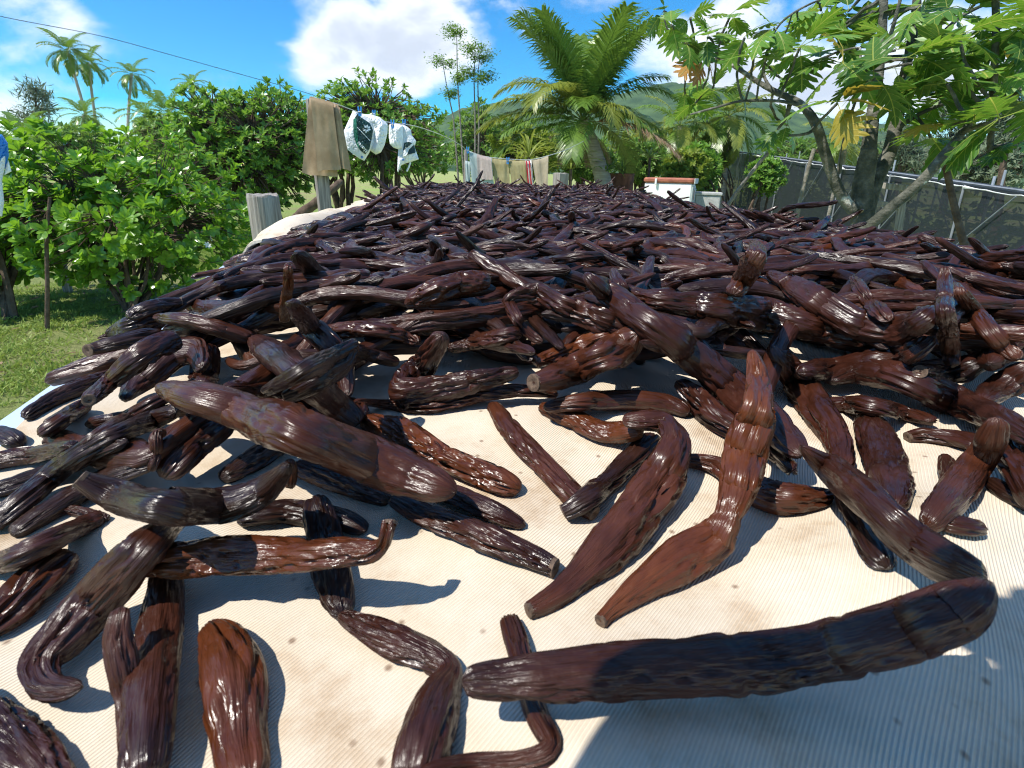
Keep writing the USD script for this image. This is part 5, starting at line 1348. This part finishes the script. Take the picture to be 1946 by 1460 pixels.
# ================================================================= drum, freezer, block
b = on_ground(1181, 12.0); top = at(1181, 330, 12.0)[2] - b[2]
drum = thing('oil_drum', 'rusty brown oil drum with a plant in it beside the big palm trunk', 'drum', b)
M_RUST = tex_mat('rust', (.075, .028, .016), (.19, .075, .042), 9.0, .85, .3, .6, 60.0, dist=.01)
prof_r = np.array([.0, .27, .285, .285, .30, .285, .285, .30, .285, .285, .30, .29, .27, .265]); prof_z = np.array([0, 0, .02, .28, .305, .33, .57, .595, .62, .94, .965, .985, .985, .86]) * top / .985
th = np.arange(28) * 2 * np.pi / 28
V = np.vstack([np.c_[r * np.cos(th), r * np.sin(th), np.full(28, z) + (.012 * noise(np.stack([th * 2, 0 * th, 0 * th], -1), 4) if k >= 10 else 0)] for k, (r, z) in enumerate(zip(prof_r, prof_z))])
F = [(k * 28 + j, k * 28 + (j + 1) % 28, (k + 1) * 28 + (j + 1) % 28, (k + 1) * 28 + j) for k in range(len(prof_r) - 1) for j in range(28)]
obj('drum_shell', (V, np.array(F)), M_RUST, drum, smooth=40)
obj('soil', trimesh.creation.cylinder(.26, .03, sections=24, transform=trimesh.transformations.translation_matrix((0, 0, top - .09))), M_BARK_BROWN, drum)
rs = np.random.RandomState(5)
for k in range(16):
    a = rs.rand() * 6.28; v, f = tube([(0, 0, top - .1), (math.cos(a) * .12, math.sin(a) * .12, top + .18), (math.cos(a) * .32, math.sin(a) * .32, top + rs.uniform(.1, .4))], [.012, .010, .002], 4); obj('stalk', (v, f), M_PALMY, drum)

b = on_ground(1276, 9.3); fz = thing('chest_freezer', 'old white chest freezer with a rust red lid standing on the grass', 'freezer', b)
M_WHITE = tex_mat('old_white_enamel', (.68, .68, .64), (.80, .80, .77), 5.0, .4)
M_LID = tex_mat('rusty_red_lid', (.20, .055, .030), (.36, .12, .065), 12.0, .7)
M_GREY = tex_mat('grey_enamel', (.36, .37, .36), (.46, .47, .45), 6.0, .5)
ft = at(1240, 347, 9.3)[2] - b[2]
fr = np.array([math.cos(-.42), math.sin(-.42)])


def put(m, ang=-.42, off=(0, 0, 0)):
    m.apply_transform(trimesh.transformations.rotation_matrix(ang, (0, 0, 1))); m.apply_translation(off); return m


obj('freezer_body', put(box(.78, .55, ft, (0, 0, ft / 2), .02)), M_WHITE, fz)
obj('lid', put(box(.82, .60, .085, (0, 0, ft + .045), .025)), M_LID, fz)
obj('lid_end', put(box(.02, .585, .085, (.422, 0, ft + .04), .004)), M_GREY, fz)
obj('handle', put(box(.035, .03, .10, (-.20, -.315, ft + .02), .008)), M_WHITE, fz)
obj('grille_frame', put(box(.012, .52, ft * .9, (.397, 0, ft * .5), .003)), M_GREY, fz)
for k in range(12):
    obj('grille_slat', put(box(.014, .022, ft * .8, (.411, -.22 + k * .04, ft * .5), .003)), M_GREY, fz)
obj('rust_patch', put(box(.004, .10, .16, (.419, -.15, ft * .78))), M_LID, fz)
b = on_ground(1350, 9.6); cb = thing('concrete_block', 'low grey concrete block right of the freezer', 'block', b)
h_ = at(1350, 371, 9.6)[2] - b[2]
obj('block_body', put(box(.42, .3, h_, (0, 0, h_ / 2), .015), -.3), tex_mat('concrete', (.28, .28, .27), (.42, .42, .40), 12.0, .9, .2, .5), cb)
obj('top_slab', put(box(.46, .34, .05, (0, 0, h_ + .026), .01), -.3), '/World/Looks/concrete', cb)

# ================================================================= net house
M_NET = mat('black_shade_net', {'g': ('geometry', {}), 'n': ('noise_texture', {'scale': 1.3, 'detail': 5.0}), 'm': ('map_range', {'from_min': .3, 'from_max': .7, 'to_min': .86, 'to_max': .94, 'clamp': True}), 't': ('transparent_bsdf', {}),
                                'p': ('principled_bsdf', {'base_color': (.020, .026, .031), 'roughness': .7, 'specular_ior_level': .2}), 'x': ('mix_closure', {})},
            [('g.position', 'n.vector'), ('n.fac', 'm.value'), ('m.result', 'x.fac'), ('t.BSDF', 'x.closure1'), ('p.BSDF', 'x.closure2')], 'x.closure')
M_ROOFNET = mat('black_roof_net', {'t': ('transparent_bsdf', {}), 'p': ('principled_bsdf', {'base_color': (.016, .018, .022), 'roughness': .7}), 'x': ('mix_closure', {'fac': .82})}, [('t.BSDF', 'x.closure1'), ('p.BSDF', 'x.closure2')], 'x.closure')
M_GALV = tex_mat('galvanised_pipe', (.30, .33, .36), (.42, .45, .48), 7.0, .5, metallic=.4)
M_PIPE = tex_mat('dull_pipe', (.12, .135, .15), (.22, .24, .26), 7.0, .6)
NA, NB = at(1382, 286, 26.0), at(2080, 386, 8.2)
Lw = np.linalg.norm((NB - NA)[:2]); nn = 9
nhb = np.array([*NA[:2], float(ground_z(NA[0], NA[1]))])
nh = thing('net_house', 'long black net house on grey pipes behind the breadfruit tree', 'net house', nhb)
backdir = unit([NB[1] - NA[1], -(NB[0] - NA[0]), 0]); backdir = backdir if backdir @ (NA - EYE) * 1 > 0 and backdir[0] > 0 else -backdir
if backdir[0] < 0: backdir = -backdir
fp = [NA + (NB - NA) * t for t in (np.linspace(0, 1, nn) ** .85)]
gz = [min(float(ground_z(p[0], p[1])), p[2] - 2.2) for p in fp]
P3 = lambda m: (m[0] - nhb, m[1])
for k in range(nn - 1):
    a, c = fp[k], fp[k + 1]; ns = 8; t = np.linspace(0, 1, ns); V = []
    for h in np.linspace(0, 1, 6):
        V += [(a + (c - a) * x) * [1, 1, 0] + [0, 0, (a + (c - a) * x)[2] * h + (gz[k] + (gz[k + 1] - gz[k]) * x) * (1 - h)] - backdir * .03 * math.sin(x * np.pi) * math.sin(h * np.pi) for x in t]
    i, j = np.meshgrid(np.arange(5), np.arange(ns - 1), indexing='ij'); q = np.stack([i * ns + j, i * ns + j + 1, (i + 1) * ns + j + 1, (i + 1) * ns + j], -1).reshape(-1, 4)
    obj('net_panel', (np.array(V) - nhb, q), M_NET, nh)
    V = [a, c, c + backdir * 3.2 - [0, 0, .35], a + backdir * 3.2 - [0, 0, .35]]
    obj('roof_net', (np.array(V) - nhb + [0, 0, .02], np.array([[0, 1, 2, 3]])), M_ROOFNET, nh)
    obj('top_rail', P3(cyl(a + backdir * .06, c + backdir * .06, .03, sides=7)), M_PIPE, nh)
    # torn pale edging along the roof
    e = [a + (c - a) * x + [0, 0, -.03 + .03 * (noise(np.array([x * 9, k, 0.0]), 3) - .5)] - backdir * .05 for x in np.linspace(0, 1, 14)]
    r_ = [.006 + .028 * float(noise(np.array([x * 11 + k * 3, k, 2.0]), 5)) ** 2 * (1 if float(noise(np.array([x * 4 + k * 7, 1, 2.0]), 6)) > .38 else .1) for x in np.linspace(0, 1, 14)]
    obj('edge_strip', P3(tube(e, r_, 5)), M_WHITE, nh)
for k in range(nn):
    g = np.array([*fp[k][:2], gz[k]])
    obj('pipe_post', P3(cyl(g - backdir * .05, fp[k] - backdir * .05, .016, sides=8)), M_PIPE, nh)
    for q_ in (1.6, 3.1):
        obj('inner_post', P3(cyl(g + backdir * q_, fp[k] + backdir * q_, .024, sides=6)), M_GALV, nh)
    obj('tie_beam', P3(cyl(fp[k] + backdir * .1 - [0, 0, .05], fp[k] + backdir * 3.2 - [0, 0, .42], .02, sides=6)), M_GALV, nh)
    if k < nn - 1:
        g2 = np.array([*fp[k + 1][:2], gz[k + 1]])
        for q_, sg in ((-.05, 1), (.12, -1)):
            u1, u2 = (fp[k] * .55 + g * .45, fp[k] * .5 + fp[k + 1] * .5) if sg > 0 else (fp[k + 1] * .5 + g2 * .5, fp[k] * .5 + fp[k + 1] * .5)
            obj('brace', P3(cyl(u1 + backdir * q_, u2 + backdir * q_ - [0, 0, .05], .010, sides=6)), M_PIPE, nh)
        for hh_ in (.12, .22, .33, .45, .6):
            u1 = fp[k] * (1 - hh_) + g * hh_; u2 = fp[k + 1] * (1 - hh_) + g2 * hh_; obj('wire_rail', P3(cyl(u1 + backdir * .05, u2 + backdir * .05, .004, sides=5)), M_PIPE, nh)
# vines inside, one row a thing
for r_i, q_ in enumerate((.7, 1.6, 2.7)):
    rs = np.random.RandomState(120 + r_i); B = []
    for _ in range(2600):
        t = rs.rand(); p = NA + (NB - NA) * t + backdir * (q_ + rs.normal(0, .25)); gz_ = np.interp(t, np.linspace(0, 1, nn) ** .85, gz)
        hgt = (.35 + .55 * float(noise(np.array([t * 30, r_i, 0.]), 6))) * (p[2] - gz_); p = p * [1, 1, 0] + [0, 0, gz_ + rs.rand() ** .8 * hgt]; B.append(p)
    B = np.array(B); v, f = leaves(B, rs.normal(0, 1, B.shape) * [1, 1, .6], rs.normal(0, 1, B.shape) + [0, 0, 1], rs.uniform(.12, .24, len(B)), .4, LEAF4, LEAF4F)
    vr = thing('vine_row', ['front row of climbing vines inside the net house', 'middle row of climbing vines inside the net house', 'rear row of climbing vines inside the net house'][r_i], 'vines', B[0], None)
    obj('foliage', (v - B[0], f), M_BUSH, vr, kind='stuff')
    for t in np.linspace(.04, .98, 14):
        p = NA + (NB - NA) * t + backdir * q_; gz_ = float(np.interp(t, np.linspace(0, 1, nn) ** .85, gz)); p0 = np.array([p[0], p[1], gz_])
        obj('support_post', (lambda m: (m[0] - B[0], m[1]))(cyl(p0, p0 + [0, 0, 1.3], .045, sides=7)), M_GREY, vr)

# ================================================================= breadfruit tree
def breadfruit_leaf(L, rs, curl=.5):
    """deeply lobed leaf along +x, upper side +z -> v, f, uv (uv.x along, uv.y across)"""
    nl = 5; V, F, UV = [(0, 0, 0)], [], [(0, .5)]
    xs = np.linspace(.06, 1.0, nl + 2); wid = [.30, .46, .52, .46, .32]
    mid = [0]
    for x in np.linspace(.06, 1, 12):
        V.append((x, 0, 0)); UV.append((x, .5)); mid.append(len(V) - 1)
    for sg in (-1, 1):
        for k in range(nl):
            x0, x1 = .06 + k * .165, .06 + (k + 1) * .165; w = wid[k] * rs.uniform(.88, 1.1); a = rs.uniform(.10, .20)
            root0, root1 = (x0, .045 * sg), (x1, .045 * sg)
            pts = [(x0, 0), (x0 + .01, .10 * sg * (k > 0) + .04 * sg), (x0 + .035 + a * .35, w * .55 * sg), (x0 + .07 + a * .8, w * .86 * sg), (x0 + .14 + a * 1.15, w * sg), (x0 + .16 + a * .75, w * .72 * sg), (x1 + .03, w * .36 * sg), (x1 + .004, .075 * sg), (x1, 0)]
            cpt = (x0 + .09 + a * .3, w * .42 * sg); b0 = len(V)
            for p in pts + [cpt]:
                V.append((p[0], p[1], 0)); UV.append((p[0], .5 + p[1]))
            n = len(pts)
            for j in range(n - 1):
                F.append((b0 + n, b0 + j, b0 + j + 1) if sg > 0 else (b0 + n, b0 + j + 1, b0 + j))
            F.append((b0 + n, b0 + n - 1, b0) if sg > 0 else (b0 + n, b0, b0 + n - 1))
        b0 = len(V); tip = [(.885, 0), (.89, .12 * sg), (.97, .09 * sg), (1.06, 0)]
        for p in tip: V.append((*p, 0)); UV.append((p[0], .5 + p[1]))
        F += [(b0, b0 + 1, b0 + 2), (b0, b0 + 2, b0 + 3)] if sg < 0 else [(b0, b0 + 2, b0 + 1), (b0, b0 + 3, b0 + 2)]
    V = np.array(V, float); x, y = V[:, 0].copy(), V[:, 1].copy()
    z = -.22 * np.abs(y) ** 1.3 + .10 * np.abs(y) - curl * x ** 2 * .45 + .03 * np.sin(x * 38) * np.abs(y) * 2
    V[:, 2] = z; V[:, 0] = x * (1 - .08 * curl)
    F = np.array(F)
    n = np.cross(V[F[:, 1]] - V[F[:, 0]], V[F[:, 2]] - V[F[:, 0]]); F[n[:, 2] < 0] = F[n[:, 2] < 0][:, ::-1]
    stalk = tube([(-.16, 0, .03), (-.06, 0, .015), (.30, 0, -.012), (.7, 0, -.04 - curl * .12)], [.011, .010, .008, .004], 5)
    uv = np.vstack([np.array(UV), np.tile([.5, .5], (len(stalk[0]), 1))])
    F2 = np.vstack([F, stalk[1] + len(V)]); V2 = np.vstack([V, stalk[0]])
    return V2 * L, F2, uv


def bf_mat(name, dark, light, vein, trans=.25):
    n = {'uv': ('attribute', {'attribute': 'st'}), 's': ('separate_xyz', {}), 'a': ('math', {'math_type': 'subtract', 'value2': .5}), 'ab': ('math', {'math_type': 'absolute'}),
         'w': ('map_range', {'from_min': .006, 'from_max': .022, 'to_min': .9, 'to_max': 0.0, 'clamp': True}), 'k': ('math', {'math_type': 'multiply_add', 'value2': -.75}), 'kk': ('math', {'math_type': 'multiply', 'value2': 6.06}), 'fr': ('math', {'math_type': 'pingpong', 'value2': .5}),
         'w2': ('map_range', {'from_min': .015, 'from_max': .055, 'to_min': .65, 'to_max': 0.0, 'clamp': True}), 'mx': ('math', {'math_type': 'maximum'}),
         'g': ('geometry', {}), 'n': ('noise_texture', {'scale': 5.0, 'detail': 3.0}), 'r': ('rgb_ramp', {'ramp': [(.3, dark), (.7, light)]}), 'm': ('mix', {'mix_type': 'mix', 'color2': vein}),
         'bu': ('bump', {'strength': .5, 'distance': .01}), 'p': ('principled_bsdf', {'roughness': .40, 'specular_ior_level': .35}), 't': ('translucent_bsdf', {}), 'hs': ('hsv', {'hue': .485, 'saturation': 1.05, 'value': 2.0, 'fac': 1.0}), 'x': ('mix_closure', {'fac': trans})}
    l = [('uv.vector', 's.vector'), ('s.y', 'a.value1'), ('a.value', 'ab.value1'), ('ab.value', 'w.value'), ('ab.value', 'k.value1'), ('s.x', 'k.value3'), ('k.value', 'kk.value1'), ('kk.value', 'fr.value1'), ('fr.value', 'w2.value'), ('w.result', 'mx.value1'), ('w2.result', 'mx.value2'),
         ('g.position', 'n.vector'), ('n.fac', 'r.fac'), ('r.color', 'm.color1'), ('mx.value', 'm.fac'), ('m.color', 'p.base_color'), ('m.color', 'hs.color'), ('hs.color', 't.color'), ('mx.value', 'bu.height'), ('bu.normal', 'p.normal'), ('p.BSDF', 'x.closure1'), ('t.BSDF', 'x.closure2')]
    return mat(name, n, l, 'x.closure')


BF = [bf_mat('breadfruit_leaf_dark', (.034, .095, .014), (.068, .155, .022), (.28, .34, .07), .24), bf_mat('breadfruit_leaf', (.075, .175, .020), (.145, .270, .036), (.36, .41, .09), .28),
      bf_mat('breadfruit_leaf_yellow', (.26, .22, .03), (.36, .27, .045), (.40, .36, .09)), bf_mat('breadfruit_leaf_orange', (.30, .13, .03), (.36, .20, .05), (.32, .26, .10))]
M_BF = mat('breadfruit_bark', {'g': ('geometry', {}), 'n': ('noise_texture', {'scale': 11.0, 'detail': 5.0, 'roughness': .6}), 'v': ('noise_texture', {'scale': 42.0, 'detail': 4.0}), 'r': ('rgb_ramp', {'ramp': [(.34, (.040, .044, .034)), (.50, (.085, .085, .066)), (.60, (.135, .130, .108)), (.64, (.20, .19, .16)), (.67, (.42, .41, .36))]}),
                               'b': ('bump', {'strength': .8, 'distance': .02}), 'p': ('principled_bsdf', {'roughness': .9, 'specular_ior_level': .2})},
            [('g.position', 'n.vector'), ('g.position', 'v.vector'), ('n.fac', 'r.fac'), ('r.color', 'p.base_color'), ('v.fac', 'b.height'), ('b.normal', 'p.normal')], 'p.BSDF')
DB = 4.1
bb0 = at(1640, 330, DB); bfb = np.array([bb0[0], bb0[1], float(ground_z(bb0[0], bb0[1]))])
bf = thing('breadfruit_tree', 'many stemmed breadfruit tree with big lobed leaves at the right', 'tree', bfb)
LIMBS = [('trunk', [(1640, 560, 84, 0), (1640, 420, 72, 0), (1641, 345, 64, 0), (1652, 285, 50, 0)]),
         ('limb', [(1622, 400, 40, -.05), (1590, 355, 36, -.1), (1568, 290, 34, -.15), (1552, 240, 32, -.2), (1520, 195, 26, -.2), (1468, 172, 20, -.15), (1420, 142, 16, -.1), (1372, 112, 12, 0), (1330, 88, 9, .05), (1290, 75, 7, .1), (1268, 55, 6, .1), (1262, 20, 5, .1)]),
         ('limb', [(1650, 295, 50, 0), (1658, 220, 38, .05), (1668, 150, 30, .1), (1676, 60, 26, .15), (1680, -60, 22, .2)]),
         ('limb', [(1642, 410, 60, .02), (1662, 345, 52, .08), (1690, 290, 44, .2), (1706, 220, 36, .3), (1722, 130, 28, .4), (1738, 40, 24, .45), (1748, -60, 20, .5)]),
         ('limb', [(1640, 440, 36, -.25), (1690, 398, 34, -.3), (1735, 360, 32, -.3), (1780, 312, 30, -.3), (1812, 272, 24, -.25), (1846, 232, 18, -.2), (1900, 190, 14, -.1), (1950, 170, 12, 0)]),
         ('limb', [(1530, 203, 14, -.2), (1480, 192, 11, -.25), (1420, 190, 10, -.3), (1360, 205, 9, -.3), (1312, 218, 7, -.3)]),
         ('limb', [(1470, 172, 12, -.1), (1452, 120, 9, 0), (1468, 70, 7, 0), (1500, 30, 7, .1), (1560, 0, 6, .1)]),
         ('limb', [(1550, 235, 14, -.2), (1530, 255, 11, -.4), (1500, 258, 9, -.5)]),
         ('limb', [(1716, 160, 18, .4), (1770, 90, 14, .5), (1830, 30, 11, .5), (1870, 10, 9, .5)]),
         ('limb', [(1680, 100, 14, .1), (1700, 40, 11, 0), (1720, -30, 9, 0)]),
         ('limb', [(1880, 420, 0, .6), (1880, 300, 16, .4), (1888, 180, 18, .3), (1892, 80, 18, .2), (1890, -40, 16, .2)][1:]),
         ('limb', [(1700, 250, 16, .25), (1750, 215, 12, .2), (1820, 190, 9, .2)]),
         ('limb', [(1596, 330, 10, -.1), (1610, 240, 9, -.2), (1632, 170, 8, -.2), (1634, 90, 7, -.2)])]
sk_pts = []
for nm, pl in LIMBS:
    p = np.array([at(x, y, DB + dz) for x, y, w, dz in pl]); r = np.array([.44 * w * (DB + dz) / FP / 2 for x, y, w, dz in pl])
    c = curve(np.c_[p, r], 34); c[:, :3] += .012 * (noise(c[:, :3] * 6 + 3, 8)[:, None] - .5)
    v, f = tube(c[:, :3], c[:, 3] * (1 + .10 * (noise(c[:, :3] * 9, 5) - .5)), 14); obj(nm, (v - bfb, f), M_BF, bf, smooth=50)
    sk_pts.append(c)
sk_all = np.vstack(sk_pts)
CL = [(1262, 22), (1276, 48), (1312, 34), (1345, 72), (1332, 104, 3), (1388, 30), (1384, 95), (1415, 72), (1472, 55), (1432, 112), (1302, 82), (1480, 108), (1502, 62), (1520, 92), (1560, 112), (1582, 72), (1612, 22), (1600, 122), (1640, 90), (1742, 60), (1750, 12), (1802, 30), (1840, 22), (1862, 62), (1930, 62), (1936, 110), (1782, 190), (1822, 132), (1832, 200), (1852, 238), (1900, 228), (1932, 268), (1802, 240), (1768, 262), (1700, 132), (1640, 118), (1702, 96), (1746, 150), (1782, 112), (1592, 58), (1822, 70), (1852, 150), (1906, 150), (1560, 20), (1662, 150), (1704, 176), (1612, 100), (1764, 108), (1724, 112), (1800, 160), (1482, 148), (1496, 238), (1478, 246), (1302, 178), (1322, 196), (1352, 172), (1402, 166), (1592, 196, 2), (1948, 190), (1960, 40)]
rs = np.random.RandomState(77); count = 0
for c in CL:
    dz = rs.uniform(-.55, .6); tip = at(c[0], c[1], DB + dz)
    k = np.argmin(((sk_all[:, :3] - tip) ** 2).sum(1) + 1e3 * (sk_all[:, 3] > .06)); a = sk_all[k]
    if np.linalg.norm(a[:3] - tip) > .12:
        v, f = limb(a[:3], tip, min(a[3] * .8, .018), .008, rs, .12, 7, 6); obj('twig', (v - bfb, f), M_BF, bf, smooth=50)
    left = c[0] < 1500
    for j in range(rs.randint(3, 6) if c[1] < 130 or left else 4):
        L = rs.uniform(.13, .21) if left else rs.uniform(.17, .28)
        az_ = rs.rand() * 6.28; e = rs.uniform(-.9, .55) if j else rs.uniform(.5, 1.2)
        V, F, uv = breadfruit_leaf(L, rs, rs.uniform(.3, 1.2))
        d = np.array([math.cos(az_) * math.cos(e), math.sin(az_) * math.cos(e), math.sin(e)]); up0 = np.array([0, 0, 1.0]) + rs.normal(0, .3, 3)
        sd = unit(np.cross(up0, d)); up1 = np.cross(d, sd); W = V[:, :1] * d + V[:, 1:2] * sd + V[:, 2:3] * up1 + tip + d * L * .17 - bfb
        mi = c[2] if len(c) > 2 and rs.rand() < .7 else (0 if rs.rand() < .42 else 1 if rs.rand() < .97 else 2)
        if count < 300:
            m_ = usdkit.mesh(stage, numbered(str(bf.GetPath()), 'leaf'), (W, F), BF[mi], False, uv); count += 1
# props and the wooden frame
PROPS = [([(1376, 402), (1399, 367), (1461, 289)], 4.3, .016, 'thin pole leaning to the right at the left side of the breadfruit tree'), ([(1513, 420), (1520, 385), (1547, 283)], 4.6, .017, 'pale pole propping a left breadfruit limb, in front of the net house'),
         ([(1572, 420), (1582, 375), (1606, 255)], 4.9, .014, 'slim pole just left of the breadfruit trunk'), ([(1840, 500), (1826, 440), (1806, 360), (1795, 305)], 3.9, .021, 'dark crooked pole leaning right of the breadfruit tree, before the net')]
for px, d, r_, lab in PROPS:
    p = np.array([at(x, y, d) for x, y in px]); g = p[0].copy(); g[2] = float(ground_z(g[0], g[1])) - .05; e = p[1] - p[0]; g[:2] = p[0][:2] + e[:2] / max(e[2], .02) * (g[2] - p[0][2])
    root = thing('prop_pole', lab, 'pole', g); c = curve(np.vstack([g, p]), 16); c += .01 * (noise(c * 9, 4)[:, None] - .5)
    obj('pole_shaft', (lambda m: (m[0] - g, m[1]))(tube(c, np.linspace(r_ * 1.15, r_ * .8, 16), 9)), M_BARK_BROWN if r_ > .02 else M_BARK_GREY, root, smooth=50)
b = on_ground(1690, 4.75); fr_ = thing('frame_with_rails', 'weathered wooden frame with two rails leaning behind the breadfruit trunk', 'frame', b)


def bar(p, q, w, t):
    p, q = np.asarray(p, float), np.asarray(q, float); L = np.linalg.norm(q - p); m = box(w, t, L, (0, 0, L / 2), .004); z = (q - p) / L; x = unit(np.cross([0, 1, 0], z)); y = np.cross(z, x)
    M = np.eye(4); M[:3, 0], M[:3, 1], M[:3, 2], M[:3, 3] = x, y, z, p; m.apply_transform(M); return m


F4 = lambda x, y, d=4.75: at(x, y, d) - b
lo1, lo2 = F4(1703, 432), F4(1656, 417)
obj('upright', bar(F4(1703, 470), F4(1718, 352), .05, .03), M_WOODGREY, fr_); obj('upright', bar(F4(1650, 470), F4(1664, 350), .05, .03), M_WOODGREY, fr_)
obj('rail', bar(F4(1661, 352, 4.71), F4(1721, 357, 4.71), .045, .025), M_WOODGREY, fr_); obj('rail', bar(F4(1655, 386, 4.71), F4(1712, 392, 4.71), .045, .025), M_WOODGREY, fr_)
# trees behind the net house
for px, d, bx, sd, m, lab in [(1700, 36, (1600, 262, 1800, 345), 201, M_CASU, 'grey green bush behind the net house, right of the breadfruit trunk'), (1880, 30, (1780, 255, 1990, 370), 202, M_CASU, 'grey green bush behind the net house at the right edge'), (1520, 36, (1440, 262, 1600, 330), 203, M_BUSH, 'bush above the left end of the net house')]:
    tree_px('bush', lab, 'bush', px, d, bx, sd, m, 520, 8, .26, width=.4, stems=3, sr=.06, gaps=.2, inner=.25)

# ================================================================= the air
hz_ = box(1960, 1900, 260, (0, 640, 125))
obj('haze', hz_, mat('haze', {'v': ('principled_volume', {'color': (.75, .86, 1.0), 'density': .00017, 'anisotropy': .2})}, volume='v.volume'), kind='stuff', label='thin bluish air over the garden and the hill', cat='haze')
